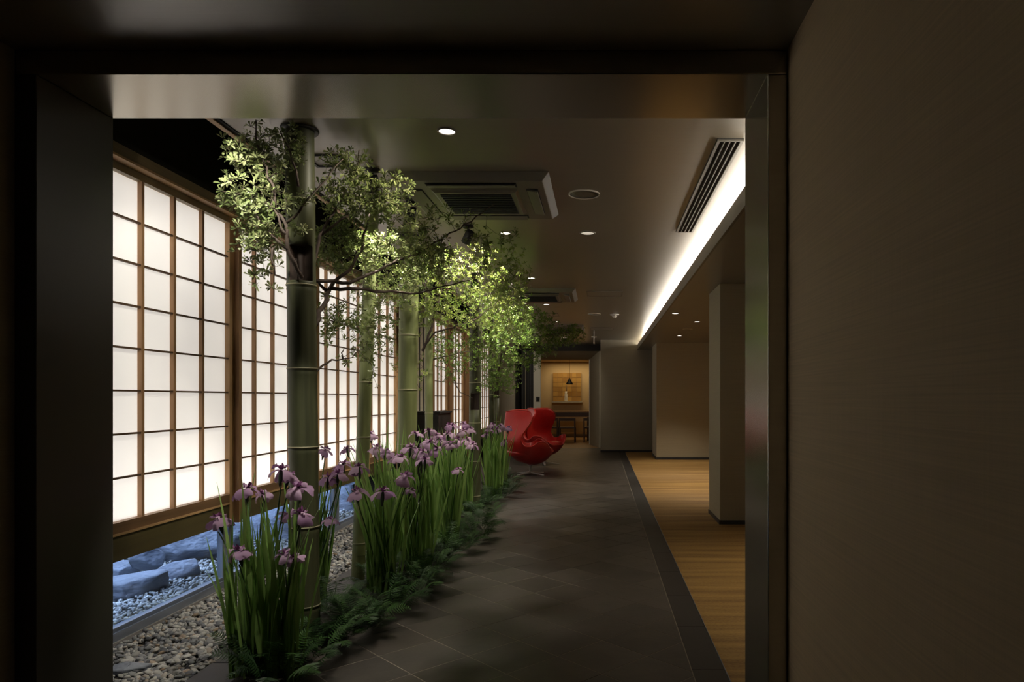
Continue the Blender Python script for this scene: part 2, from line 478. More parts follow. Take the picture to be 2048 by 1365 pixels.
# portal
pf = MB()
pf.box(XL - 0.07, XL, YN, YF, 0, ZP)
st(pf, 'trim_3', simple('dark satin jamb', (0.05, 0.046, 0.038), 0.36), bevel=0.003)
st(MB().box(XR, 0.616, YN, YF, 0, ZP), 'trim_4', M['bronze'], bevel=0.003)
st(MB().box(XL - 0.07, 0.616, YN, YF, ZP, 2.4), 'trim_5', M['bronze'], bevel=0.003)
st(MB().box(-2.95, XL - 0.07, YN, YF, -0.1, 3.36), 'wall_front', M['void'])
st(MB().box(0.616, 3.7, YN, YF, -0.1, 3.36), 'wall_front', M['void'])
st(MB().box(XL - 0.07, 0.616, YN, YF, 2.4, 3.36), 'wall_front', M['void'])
# near room
st(MB().box(0.616, 0.70, -3.0, YN, -0.05, 2.46), 'wall_right', M['wallpaper'])
st(MB().box(-2.02, -1.93, -3.0, YN, -0.05, 2.46), 'wall_left', M['greywall'])
st(MB().box(-2.02, 0.70, -3.1, -3.0, -0.05, 2.46), 'wall_back', M['greywall'])
st(MB().box(-2.02, 0.70, -3.1, YF, -0.06, -0.004), 'floor', M['tile'])

# right zone
st(MB().box(3.6, 3.7, YF, 17.46, -0.05, 2.7), 'wall_right', M['pillarpaper'])
st(MB().box(0.0, 1.285, YE, YE + 1.39, 0, Z_C), 'wall_end', M['greywall'])
st(MB().box(1.285, 3.7, 17.3, 17.46, 0, Z_C), 'wall_end', M['pillarpaper'])
st(MB().box(1.148, 3.6, 14.1, 15.2, 0, Z_L), 'wall_end', M['pillarpaper'])
st(MB().box(1.150, 3.6, 14.088, 14.1, 0, 0.05), 'baseboard_end', M['slate'])
st(MB().box(1.138, 1.148, 14.09, 15.2, 0, 0.05), 'baseboard_end', M['slate'])
st(MB().box(0.0, 1.285, YE - 0.012, YE, 0, 0.05), 'baseboard_end', M['slate'])
# near pillar
t = empty('pillar', (1.186, 6.83, 0))
tag(t, 'square taupe pillar on the golden carpet just right of the aisle, partly behind the right jamb', 'pillar')
MB().box(0, 0.75, 0, 0.69, 0, Z_L).build('shaft', M['pillarpaper'], t, bevel=0.004)
MB().box(-0.008, 0.758, -0.010, 0.0, 0, 0.042).box(-0.008, 0.0, 0.0, 0.69, 0, 0.042).build('skirting', M['slate'], t)

# end wall left and door recess
st(MB().box(-2.95, -2.03, YE, YE + 0.3, 0, 3.36), 'wall_end_left', M['greywall'])
st(MB().box(-2.95, -2.03, YE + 0.3, 17.6, 0, 3.36), 'wall_end_left', M['void'])
st(MB().box(-2.03, 0.0, 17.40, 17.46, 2.46, Z_C), 'trim_6', M['void'])
st(MB().box(-2.03, -1.86, 17.46, 17.56, 0, Z_C), 'wall_end_left', M['void'])
# dark sliding doors left of the doorway
t = empty('sliding_door', (-1.98, 17.2, 0)); tag(t, 'dark grooved sliding door panel left of the pale doorway', 'door')
MB().box(0, 0.30, 0, 0.04, 0, 2.46).build('panel', M['black'], t)
for k in range(4):
    MB().box(0.03 + k * 0.065, 0.045 + k * 0.065, -0.012, 0, 0.02, 2.42).build('stile', M['greywall'] if k == 1 else M['slate'], t)
# door frame (splayed)
def splay(name, pts, z0, z1, mat):
    return st(MB().poly_prism(pts, z0, z1), name, mat)
splay('trim_7', [(-0.03, 17.46), (-0.0, 17.46), (-0.0, 18.85), (-0.30, 18.85), (-0.30, 18.80)], 0, 2.46, M['greywall'])
splay('trim_8', [(-1.86, 17.46), (-1.75, 17.46), (-1.535, 17.60), (-1.535, 17.70), (-1.64, 18.8), (-1.86, 18.8)], 0, 2.46, M['doorwhite'])
o = MB()
o.add([(-1.86, 17.46, 2.46), (0, 17.46, 2.46), (0, 18.85, 2.32), (-1.86, 18.85, 2.32), (-1.86, 17.46, 2.6), (0, 17.46, 2.6), (0, 18.85, 2.6), (-1.86, 18.85, 2.6)],
      [(0, 3, 2, 1), (4, 5, 6, 7), (0, 1, 5, 4), (1, 2, 6, 5), (2, 3, 7, 6), (3, 0, 4, 7)])
st(o, 'trim_9', M['greywall'])
st(MB().box(-0.315, -0.30, 18.76, 18.80, 0, 2.32), 'trim_10', M['doorwhite'])
t = empty('light_switch', (-1.600, 17.552, P(1075.5, 799, 17.55)[2]), math.radians(-57))
tag(t, 'small dark switch plate on the pale left door jamb', 'switch')
MB().box(0, 0.012, -0.05, 0.05, -0.06, 0.06).build('plate', M['slate'], t)
MB().box(0.012, 0.018, -0.02, 0.02, -0.03, 0.03).build('rocker', M['black'], t)

# far dining room
st(MB().box(-3.2, 1.2, 17.46, 22.7, -0.05, -0.002), 'floor', M['roomfloor'])
st(MB().box(-3.2, 1.2, 22.5, 22.6, 0, 2.9), 'wall_end_room', M['plaster'])
st(MB().box(-3.2, -3.1, 18.8, 22.6, 0, 2.9), 'wall_room_left', M['plaster'])
st(MB().box(1.1, 1.2, 18.85, 22.6, 0, 2.9), 'wall_room_right', M['plaster'])
st(MB().box(-3.2, -1.86, 18.8, 18.9, 0, 2.9), 'wall_room_front', M['plaster'])
st(MB().box(0.0, 1.2, 18.85, 18.95, 0, 2.9), 'wall_room_front', M['plaster'])
st(MB().box(-1.86, 0.0, 18.86, 18.95, 2.4, 2.9), 'wall_room_front', M['plaster'])
st(MB().box(-3.2, 1.2, 18.8, 22.6, 2.45, 2.9), 'ceiling_room', M['plaster'])
st(MB().box(-3.1, 1.1, 22.47, 22.5, 0.0, 0.10), 'baseboard_room', M['doorwhite'])

# outer enclosure
st(MB().box(-2.95, -2.90, YF, 17.46, 0.41, 3.36), 'wall_left_outer', M['lightbox'])
st(MB().box(-2.95, 3.7, -3.1, 23, 3.36, 3.42), 'roof_slab', M['void'])
st(MB().box(-2.95, XG - 0.02, 8.45, 10.15, -0.05, 0.41), 'wall_left_outer', M['void'])

# ------------------------------------------------------------------ tiled floor
st(MB().box(-1.83, XT, YF - 0.05, 17.46, -0.06, -0.0012), 'floor', M['joint'])
floor_o = bpy.data.objects[[o.name for o in col.objects if o.name.startswith('floor')][-1]]
PITCH = 0.307; GX, GY = 0.008, 3.123; S2 = math.sqrt(0.5)
def clip(poly, a, b, c):      # keep a*x+b*y<=c
    out = []
    for i in range(len(poly)):
        p, q = poly[i], poly[(i + 1) % len(poly)]
        dp, dq = a * p[0] + b * p[1] - c, a * q[0] + b * q[1] - c
        if dp <= 0: out.append(p)
        if dp * dq < 0:
            t = dp / (dp - dq); out.append((p[0] + t * (q[0] - p[0]), p[1] + t * (q[1] - p[1])))
    return out
XB = 0.42
tiles = []
J = 0.005
for i in range(-45, 60):
    for j in range(-45, 60):
        cx = GX + (i - j) * PITCH * S2
        cyy = GY + (i + j + 1) * PITCH * S2
        if cyy < YF - 0.3 or cyy > 17.7 or cx < -2.1 or cx > 0.7: continue
        h = (PITCH - J) * S2
        poly = [(cx, cyy - h), (cx + h, cyy), (cx, cyy + h), (cx - h, cyy)]
        for a, b, c in ((1, 0, XB - J / 2), (-1, 0, 1.83), (0, -1, -(YF - 0.05)), (0, 1, 17.46)):
            poly = clip(poly, a, b, c)
            if len(poly) < 3: break
        if len(poly) >= 3:
            ar = abs(sum(poly[k][0] * poly[(k + 1) % len(poly)][1] - poly[(k + 1) % len(poly)][0] * poly[k][1] for k in range(len(poly)))) / 2
            if ar > 0.0008: tiles.append((cyy, cx, poly))
tiles.sort()
full = MB().poly_prism([(0, -(PITCH - J) * S2), ((PITCH - J) * S2, 0), (0, (PITCH - J) * S2), (-(PITCH - J) * S2, 0)], -0.01, 0.0).mesh('tile', M['tile'])
rest = MB(); nt_ = 0
for cyy, cx, poly in tiles:
    if nt_ < 280 and cyy < 11:
        nt_ += 1
        if len(poly) == 4 and abs(max(p[0] for p in poly) - min(p[0] for p in poly) - 2 * (PITCH - J) * S2) < 1e-6 and abs(max(p[1] for p in poly) - min(p[1] for p in poly) - 2 * (PITCH - J) * S2) < 1e-6:
            link('tile', full, floor_o, (cx, cyy, random.uniform(-0.0006, 0.0006)))
        else:
            MB().poly_prism(poly, -0.01, 0).build('tile', M['tile'], floor_o)
    else:
        rest.poly_prism(poly, -0.01, 0)
o = rest.build('tile_field', M['tile'], floor_o); o['kind'] = 'stuff'
yy = YF - 0.05
M['border'] = simple('dark border tile', (0.034, 0.030, 0.028), 0.45, noise=((5, 5, 5), 0.15))
bm_ = MB().box(0, XT - 0.006 - XB, 0, 0.597, -0.01, 0).mesh('border_tile', M['border'])
while yy < 16.0:
    link('border_tile', bm_, floor_o, (XB + J / 2, yy, 0)); yy += 0.6
st(MB().box(XT - 0.004, XT, YF, YE, -0.01, 0.004), 'trim_11', M['steel'])
st(MB().box(XT, 3.7, YF, 17.46, -0.06, -0.0125), 'floor', M['joint'])
c_ = MB().box(0, 3.6 - XT, 0, 17.3 - YF, -0.012, 0.002).build('carpet', M['carpet'], loc=(XT, YF, 0))
tag(c_, 'golden brown woven carpet running right of the dark tile aisle', 'carpet')

# ------------------------------------------------------------------ shoji screens along the left
ZB0, ZB1, ZP0, ZP1, ZH = 0.41, 0.555, 0.61, 2.43, 2.545
ROW = (ZP1 - ZP0) / 8
def pane_mesh(w): return MB().box(0, 0.004, 0, w, 0, ROW - 0.006).mesh('pane', M['paper'])
rail_cache = {}
def shoji(y0, y1, munt, xoff, label, wood='wood'):
    t = empty('shoji_screen', (XG + xoff, y0, 0)); tag(t, label, 'screen', 'backlit shoji screens along the left wall')
    L = y1 - y0
    sw = 0.055
    for a in (0, L - sw):
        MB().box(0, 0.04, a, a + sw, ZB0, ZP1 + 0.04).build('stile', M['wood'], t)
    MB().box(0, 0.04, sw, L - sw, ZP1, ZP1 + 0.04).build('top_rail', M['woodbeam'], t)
    MB().box(0, 0.04, sw, L - sw, ZB1, ZP0).build('bottom_rail', M['woodshaded'], t)
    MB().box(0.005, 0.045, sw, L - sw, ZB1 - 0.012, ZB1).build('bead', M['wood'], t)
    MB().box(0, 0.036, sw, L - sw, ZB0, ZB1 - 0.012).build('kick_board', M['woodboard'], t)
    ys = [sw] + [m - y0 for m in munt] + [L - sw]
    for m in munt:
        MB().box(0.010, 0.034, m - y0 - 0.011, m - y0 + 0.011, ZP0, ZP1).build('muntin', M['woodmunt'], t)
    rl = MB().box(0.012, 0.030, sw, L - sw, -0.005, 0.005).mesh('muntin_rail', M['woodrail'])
    for r in range(1, 8):
        link('muntin_rail', rl, t, (0, 0, ZP0 + r * ROW))
    for a, b in zip(ys[:-1], ys[1:]):
        w_ = b - a
        key = round(w_, 3)
        if key not in rail_cache: rail_cache[key] = pane_mesh(w_)
        for r in range(8):
            link('pane', rail_cache[key], t, (0.004, a, ZP0 + r * ROW + 0.003))
    return t
shoji(2.66, 3.15, [2.91], 0.0, 'backlit paper screen hidden just behind the left jamb of the opening')
shoji(3.15, 4.665, [3.465, 3.747, 4.028, 4.316], 0.0, 'nearest large glowing paper screen, directly right of the left jamb')
shoji(4.69, 6.03, [4.971, 5.249, 5.53, 5.81], 0.0, 'glowing paper screen crossed by the thickest, nearest bamboo pole')
shoji(6.03, 7.36, [6.27, 6.55, 6.825, 7.10], 0.0, 'glowing paper screen seen between the two nearest bamboo poles')
shoji(7.36, 8.43, [7.506, 7.78, 8.075], 0.0, 'glowing paper screen ending at the bright edge of the broad pale green bamboo')
shoji(10.15, 11.20, [10.33, 10.57, 10.82], 0.0, 'distant paper screen just right of the thin bright bamboo pole')
shoji(11.38, 12.50, [11.66, 11.9, 12.16], 0.0, 'distant paper screen between two orange lit posts left of the dark bamboo')
shoji(12.80, 14.10, [13.05, 13.3, 13.56, 13.82], 0.0, 'distant paper screen just beyond the dark bamboo pole')
shoji(14.10, 15.50, [14.35, 14.6, 14.86, 15.12], 0.0, 'farthest paper screen, next to the grey end wall')
# posts and head beam
for y0, y1 in ((4.665, 4.70), (8.43, 8.55), (10.05, 10.15), (11.20, 11.38), (12.50, 12.80), (15.50, 15.68)):
    st(MB().box(XG - 0.02, XG + 0.075, y0, y1, ZB0 if y0 < 8 else 0, ZP1 + 0.04), 'trim_12', M['woodmunt'])
hb = MB(); hb.box(XG - 0.03, XG + 0.10, YF, 15.7, ZP1 + 0.04, ZP1 + 0.052)
st(hb, 'trim_13', M['wood'])
st(MB().box(XG - 0.03, XG + 0.085, YF, 15.7, ZP1 + 0.052, ZH), 'trim_14', M['woodbeam'])
st(MB().box(XG - 0.02, XG + 0.0, 10.1, YE, -0.1, ZB0), 'wall_left', M['void'])
st(MB().box(XG - 0.06, -1.83, 8.4, 17.46, -0.06, -0.004), 'floor', M['slate'])
st(MB().box(XG - 0.02, XG + 0.0, YF, YE + 0.3, ZH, 3.36), 'wall_left', M['void'])
# light box behind
for y0, y1 in ((YF, 8.5), (10.1, 15.68)):
    st(MB().box(-2.90, XG - 0.02, y0, y1, 0.40, 0.42), 'wall_light_box', M['lightbox'])
    st(MB().box(-2.90, XG - 0.02, y0, y1, 2.56, 2.58), 'wall_light_box', M['lightbox'])
    Lr = y1 - y0
    area('tube run behind the screens, top', (XG - 0.052, (y0 + y1) / 2, 2.52), (0, math.radians(-12), 0), 0.04, Lr, TUBE_W * Lr, (1, 0.97, 0.95))
    area('tube run behind the screens, foot', (XG - 0.052, (y0 + y1) / 2, 0.50), (0, math.radians(-168), 0), 0.04, Lr, TUBE_W * Lr, (1, 0.97, 0.95))
# wall pier between the two runs of screens
st(MB().box(XG - 0.02, XG + 0.04, 8.55, 10.05, 0, ZH), 'wall_pier', M['greywall'])
for k in range(7):
    st(MB().box(XG + 0.04, XG + 0.052, 8.62 + k * 0.2, 8.64 + k * 0.2, 0.02, ZH - 0.02), 'trim_15', M['slate'])
st(MB().box(XG - 0.02, XG + 0.04, 15.68, YE, 0, ZH), 'wall_pier', M['greywall'])
t = empty('side_cabinet', (XG + 0.06, 9.1, 0)); tag(t, 'black waist high cabinet against the pier between the screens', 'cabinet')
MB().box(0, 0.32, 0, 0.75, 0.05, 1.05).build('body', M['black'], t, bevel=0.005)
MB().box(-0.0, 0.34, -0.01, 0.76, 1.05, 1.08).build('top', M['black'], t, bevel=0.004)
MB().box(0.02, 0.30, 0.02, 0.73, 0, 0.05).build('plinth', M['black'], t)
MB().box(0.32, 0.332, 0.36, 0.38, 0.5, 0.6).build('handle', M['steel'], t)

# low glazed doors under the screens
def glazing(y0, y1, label):
    t = empty('low_window', (XG, y0, 0)); tag(t, label, 'window')
    L = y1 - y0
    MB().box(-0.012, -0.006, 0.05, L - 0.05, 0.05, ZB0 + 0.02).build('glass_pane', M['glass'], t)
    MB().box(-0.03, 0.012, 0, 0.05, 0.045, ZB0).build('stile', M['steel'], t, bevel=0.003)
    MB().box(-0.03, 0.012, L - 0.05, L, 0.045, ZB0).build('stile', M['steel'], t, bevel=0.003)
    MB().box(-0.03, 0.012, 0.05, L - 0.05, 0.035, 0.06).build('bottom_rail', M['steel'], t)
    return t
glazing(2.66, 4.63, 'low glass pane under the nearest screens, showing rocks and gravel')
glazing(4.66, 6.55, 'low glass pane behind the front iris stalks and the nearest bamboo')
glazing(6.57, 8.43, 'low glass pane glimpsed between the two nearest bamboo poles')
tr = MB()
for k, (a, b, z) in enumerate(((-0.06, -0.03, 0.035), (-0.03, -0.022, 0.050), (-0.022, 0.0, 0.035), (0.0, 0.008, 0.050), (0.008, 0.03, 0.035), (0.03, 0.036, 0.045))):
    tr.box(XG + a, XG + b, YF, 8.45, 0.0, z)
st(tr, 'trim_16', M['steel'])
st(MB().box(XG - 0.08, XG + 0.045, YF, 8.45, -0.08, 0.0), 'trim_17', simple('sill concrete', (0.22, 0.20, 0.19), 0.7))

# ------------------------------------------------------------------ gravel
def ico(sub):
    import bmesh
    bm = bmesh.new(); bmesh.ops.create_icosphere(bm, subdivisions=sub, radius=1.0)
    v = np.array([p.co[:] for p in bm.verts]); f = np.array([[q.index for q in p.verts] for p in bm.faces]); bm.free()
    return v, f
ICO1 = ico(1); ICO2 = ico(4)
def blob(v, amp, seed):
    r = np.random.default_rng(seed)
    d = np.zeros(len(v))
    for _ in range(5):
        k = r.normal(size=3) * 1.6; d += np.sin(v @ k + r.uniform(0, 6))
    return v * (1 + amp * d[:, None] / 5)
PEB = [blob(ICO1[0], 0.35, s) for s in range(10)]
peb_mesh = [np_mesh('pebble', v, ICO1[1], M['pebble'], smooth=True) for v in PEB]
def rotm(n):
    q = RNG.normal(size=(n, 4)); q /= np.linalg.norm(q, axis=1)[:, None]
    w_, x, y, z = q.T
    return np.stack([1-2*(y*y+z*z), 2*(x*y-z*w_), 2*(x*z+y*w_), 2*(x*y+z*w_), 1-2*(x*x+z*z), 2*(y*z-x*w_), 2*(x*z-y*w_), 2*(y*z+x*w_), 1-2*(x*x+y*y)], 1).reshape(n, 3, 3)
def pebble_field(name, parent, pts, rad, flat=0.6, mat=None):
    V, Fc, T = [], [], []
    n = len(pts); R = rotm(n)
    b = 0
    for i in range(n):
        v = PEB[i % 10] * (rad[i] * np.array([1.25, 0.95, 0.7]))
        v = v @ R[i].T; v[:, 2] *= flat + 0.2
        v = v + pts[i]
        V.append(v); Fc.append(ICO1[1] + b); b += len(v); T.append(np.full(len(ICO1[1]), RNG.random()))
    me = np_mesh(name, np.concatenate(V), np.concatenate(Fc), mat or M['pebble'], np.concatenate(T), True)
    o = link(name, me, parent); o['kind'] = 'stuff'
    return o
def gravel_bed(x0, x1, y0, y1, zb, n, label, rmin=0.010, rmax=0.019, singles=0, near=3.0, mat=None):
    t = empty('gravel_bed', (0, 0, 0)); tag(t, label, 'gravel')
    MB().box(x0, x1, y0, y1, zb - 0.05, zb - 0.012).build('bed', M['soil'], t)
    pts = np.stack([RNG.uniform(x0, x1, n), y0 + (y1 - y0) * RNG.random(n) ** 1.35, zb + RNG.uniform(-0.010, 0.010, n)], 1)
    rad = RNG.uniform(rmin, rmax, n)
    if singles:
        d = pts[:, 1] + np.where(pts[:, 2] < zb, 3, 0) - rad * 30
        d = np.where(pts[:, 1] < near, 99, d)
        idx = np.argsort(d)[:singles]
        for i in idx:
            link('pebble', peb_mesh[i % 10], t, tuple(pts[i] + np.array([0, 0, 0.006])), (RNG.uniform(-.5, .5), RNG.uniform(-.5, .5), RNG.uniform(0, 6.28)),
                 (rad[i] * 1.35, rad[i], rad[i] * 0.62))
        keep = np.ones(n, bool); keep[idx] = False
        pts, rad = pts[keep], rad[keep]
    pebble_field('pebbles', t, pts, rad, mat=mat)
    return t
gravel_bed(-2.475, -1.835, YF, 8.4, -0.015, 9500, 'grey and tan river pebbles between the sill and the stone edging', singles=290, near=3.1)
gravel_bed(-4.38, -2.62, 3.4, 8.4, -0.015, 13000, 'pale gravel of the garden outside the low glass', 0.010, 0.018, mat=M['pebblepale'])
# edging slabs between gravel and bed
def rock(name, c, s, rz, seed, label, cat='rock', amp=0.3, tilt=(0, 0)):
    v = blob(ICO2[0], amp, seed)
    r = np.random.default_rng(seed + 100)
    for _ in range(22):        # knock flat facets into it
        nrm = r.normal(size=3); nrm[2] *= 0.8; nrm /= np.linalg.norm(nrm); dd = r.uniform(0.45, 0.78)
        k = v @ nrm; over = np.maximum(k - dd, 0); v = v - over[:, None] * nrm
    me = np_mesh(name, v * np.array(s), ICO2[1], M['rock'])
    o = link(name, me, None, c, (tilt[0], tilt[1], rz)); tag(o, label, cat)
    return o
rock('garden_rock', P(262, 1178, 4.45), (0.36, 0.17, 0.16), 0.9, 3, 'long tapering rock outside the glass right beside the left jamb', tilt=(0.15, 0.1))
rock('garden_rock', P(238, 1140, 4.95), (0.20, 0.12, 0.10), 0.2, 5, 'low flat stone at the left jamb behind the long tapering rock')
rock('garden_rock', P(303, 1122, 4.95), (0.17, 0.10, 0.12), 0.8, 8, 'small pointed stone between the tapering rock and the big slab')
rock('garden_rock', P(398, 1092, 5.55), (0.50, 0.34, 0.30), 0.3, 12, 'largest pale blue slab rock seen through the first low pane', tilt=(0.1, -0.05))
rock('garden_rock', P(352, 1148, 4.85), (0.23, 0.13, 0.10), 0.2, 15, 'flat triangular stone in front of the largest blue slab rock')
rock('garden_rock', P(545, 1085, 6.4), (0.50, 0.55, 0.42), 1.2, 18, 'tall blue rock seen through the second low pane behind irises')
rock('garden_rock', P(672, 1015, 8.0), (0.45, 0.7, 0.40), 1.5, 21, 'blue rock seen right of the nearest bamboo pole')
rock('bed_stone', (-2.18, 3.16, 0.0), (0.16, 0.07, 0.045), 0.35, 23, 'dark flat stone lying on the pebbles at the bottom of the picture')
rock('bed_stone', (-2.40, 3.14, 0.0), (0.10, 0.14, 0.05), 0.2, 25, 'pale blue grey stone on the pebbles at the foot of the left jamb')
for k in range(9):
    y0 = YF + k * 0.62
    MB().box(-1.83, -1.56, y0, y0 + 0.612, -0.04, 0.004).build('edging_slab', M['slate'], floor_o)
# garden surroundings
st(MB().box(-6.2, -2.5, 1.8, 10.2, -0.14, -0.05), 'floor_garden', M['soil'])
st(MB().box(-4.6, -4.4, 1.8, 10.2, -0.1, 1.5), 'wall_garden', M['rock'])
st(MB().box(-4.6, -2.95, 1.8, 1.95, -0.1, 2.4), 'wall_garden', M['rock'])
st(MB().box(-4.6, -2.95, 9.0, 9.2, -0.1, 2.4), 'wall_garden', M['rock'])

# planting bed soil mound
mb = MB(); nx, ny = 8, 60; vs_ = []
for j in range(ny + 1):
    y = 2.85 + (10.7 - 2.85) * j / ny
    xl, xr = -1.62, -1.20 - max(0, min(0.2, (4.3 - y) * 0.22)) + 0.07 * math.sin(y * 2.3) + 0.04 * math.sin(y * 5.1) - (0.10 if y > 7 else 0) - 0.012 * max(0, y - 7)
    for i in range(nx + 1):
        u = i / nx
        zz = 0.055 * math.sin(PI * u) ** 0.6 + 0.012 * math.sin(13 * y + 7 * u) * math.sin(PI * u)
        vs_.append((xl + (xr - xl) * u, y, max(0.001, zz) if 0 < i < nx else 0.001))
mb.add(vs_, [(j * (nx + 1) + i, j * (nx + 1) + i + 1, (j + 1) * (nx + 1) + i + 1, (j + 1) * (nx + 1) + i) for j in range(ny) for i in range(nx)], 0, True)
tag(mb.build('planting_soil', M['soil']), 'dark mounded soil strip under the irises and ferns', 'soil', kind='stuff')

# ------------------------------------------------------------------ bamboo poles
def bamboo(x, y, dia, label, nodes, lean=(0, 0), notch=None, top=Z_C, z0=0.0, mat=None):
    t = empty('bamboo_pole', (x, y, 0)); tag(t, label, 'bamboo')
    R = dia / 2; n = 40
    zs = set([z0, top])
    for zn in nodes:
        for d in (-0.03, -0.012, -0.004, 0.0, 0.004, 0.014, 0.03): zs.add(zn + d)
    if notch: zs.update([notch[0] - 0.002, notch[0], notch[1], notch[1] + 0.002])
    zs = sorted(z for z in zs if z0 <= z <= top)
    def rad(z):
        r = R * (1 - 0.03 * z / 2.6)
        for zn in nodes:
            d = z - zn
            if abs(d) < 0.031:
                r += {0: 0.0}.get(1, 0) + R * 0.05 * max(0, 1 - abs(d) / 0.03) - (R * 0.055 if abs(d + 0.004) < 0.0022 else 0)
        return r
    mb = MB(); vs_ = []
    for z in zs:
        r0 = rad(z); cx, cy_ = lean[0] * z / 2.6, lean[1] * z / 2.6
        for k in range(n):
            a = 2 * PI * k / n
            r = r0
            if notch and notch[0] - 1e-6 <= z <= notch[1] + 1e-6:
                da = (a - notch[2] + PI) % (2 * PI) - PI
                if abs(da) < notch[3]: r = r0 * 0.35
            vs_.append((cx + r * math.cos(a), cy_ + r * math.sin(a), z))
    fs, ms = [], []
    for i in range(len(zs) - 1):
        for k in range(n):
            k2 = (k + 1) % n
            mi = 0
            if notch and zs[i] >= notch[0] - 0.003 and zs[i + 1] <= notch[1] + 0.003:
                da = (2 * PI * (k + .5) / n - notch[2] + PI) % (2 * PI) - PI
                if abs(da) < notch[3] + PI / n: mi = 1
            mb.add([], [], 0)
            mb.f.append((i * n + k, i * n + k2, (i + 1) * n + k2, (i + 1) * n + k)); mb.m.append(mi); mb.sm.append(mi == 0)
    mb.v = vs_
    mb.build('culm', [mat or M['bamboo'], M['bamboocut']], t)
    for zn in nodes:
        r = R * (1 - 0.03 * zn / 2.6) * 1.055
        MB().lathe([(r * .97, -0.003), (r * 1.015, 0.0), (r * 1.015, 0.003), (r * .97, 0.006)], n, (lean[0] * zn / 2.6, lean[1] * zn / 2.6, zn + 0.004), caps=False).build('node_ring', M['bambooring'], t)
    MB().lathe([(R * 1.25, -0.012), (R * 1.3, -0.004), (R * 1.3, 0.0)], n, (lean[0], lean[1], top)).build('ceiling_collar', M['black'], t)
    return t
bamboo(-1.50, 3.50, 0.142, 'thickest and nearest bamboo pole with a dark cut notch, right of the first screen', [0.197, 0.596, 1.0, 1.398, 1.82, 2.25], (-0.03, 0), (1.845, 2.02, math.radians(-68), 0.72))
bamboo(-1.675, 4.75, 0.090, 'slim bamboo pole second from the front, half lit pale green', [0.25, 0.62, 0.98, 1.36, 1.74, 2.12, 2.45], (0.10, 0), mat=M['bamboolit'])
bamboo(-1.64, 5.80, 0.160, 'broad pale green bamboo pole third from the front, at the end of the near screens', [0.34, 0.86, 1.32, 1.78, 2.2], (0.03, 0), mat=M['bamboolit'])
bamboo(-1.72, 6.90, 0.078, 'thin bright green bamboo pole in front of the grey pier', [0.3, 0.7, 1.1, 1.5, 1.9, 2.3], (0.0, 0), mat=M['bamboolit'])
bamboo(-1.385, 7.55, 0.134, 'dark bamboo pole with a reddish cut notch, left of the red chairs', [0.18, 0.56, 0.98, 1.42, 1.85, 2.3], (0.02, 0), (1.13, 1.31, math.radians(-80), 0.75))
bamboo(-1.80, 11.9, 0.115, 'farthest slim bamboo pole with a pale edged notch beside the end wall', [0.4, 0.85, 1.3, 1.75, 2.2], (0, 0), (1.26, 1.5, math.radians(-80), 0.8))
bamboo(-1.52, 9.60, 0.07, 'thin distant bamboo pole hidden among the far leaves', [0.4, 0.85, 1.3, 1.75, 2.2])

# ------------------------------------------------------------------ irises
def iris_leaf(seed):
    r = random.Random(seed)
    n = 7; bend = r.uniform(0.02, 0.22); w_ = r.uniform(0.0058, 0.0085); tw = r.uniform(-0.9, 0.9)
    vs_ = []
    for i in range(n + 1):
        u = i / n
        y = bend * u ** 2.2; z = u - 0.15 * bend * u ** 3
        ww = w_ * (0.75 + 0.5 * math.sin(PI * min(u * 0.9 + .1, 1))) * (1 - u ** 5) + 0.0004
        a = tw * u
        dx, dy = math.cos(a) * ww, math.sin(a) * ww
        vs_ += [(-dx, y - dy, z), (-dy * .25, y + dx * .25, z), (dx, y + dy, z)]
    fs = []
    for i in range(n):
        b = i * 3
        fs += [(b, b + 1, b + 4, b + 3), (b + 1, b + 2, b + 5, b + 4)]
    return MB().add(vs_, fs, 0, True).mesh('leaf', M['irisleaf'])
LEAVES = [iris_leaf(s) for s in range(16)]
def petal_mesh(seed, L, W, droop, mat, up=False):
    r = random.Random(seed); nu, nv = 6, 4
    vs_ = []; ph = r.uniform(0, 6)
    for i in range(nu + 1):
        u = i / nu
        half = W * (0.18 + 0.82 * math.sin(PI * min(1, u * 0.62 + 0.05)) ** 1.3) * (1 if u < 0.86 else (1 - (u - 0.86) / 0.14 * 0.45))
        if up:
            x = L * 0.35 * u; z = L * (u - 0.3 * u * u)
        else:
            ang = droop * u ** 0.9
            x = L * (math.sin(ang) / max(droop, .01)) if droop > 0 else L * u
            z = 0.16 * L * math.sin(PI * u * 0.6) - L * (1 - math.cos(ang)) / max(droop, .01)
        for j in range(nv + 1):
            v = j / nv * 2 - 1
            ruf = 0.010 * u * math.sin(v * 5 + ph + u * 3) * (abs(v) ** 1.5) * 1.3
            vs_.append((x, v * half, z - 0.25 * half * v * v + ruf))
    fs = [(i * (nv + 1) + j, (i + 1) * (nv + 1) + j, (i + 1) * (nv + 1) + j + 1, i * (nv + 1) + j + 1) for i in range(nu) for j in range(nv)]
    return MB().add(vs_, fs, 0, True).mesh('petal', mat)
FALLS = [petal_mesh(s, random.uniform(0.072, 0.088), random.uniform(0.030, 0.040), random.uniform(1.0, 1.9), M['petal']) for s in range(8)]
STDS = [petal_mesh(s + 50, random.uniform(0.035, 0.045), 0.013, 0, M['petaldark'], True) for s in range(4)]
CREST = [petal_mesh(s + 80, 0.040, 0.011, 0.5, M['petal']) for s in range(3)]
bud = MB().lathe([(0.002, -0.075), (0.0075, -0.055), (0.010, -0.035), (0.008, -0.012), (0.006, 0.0), (0.003, 0.006)], 10).mesh('flower', M['spathe'])

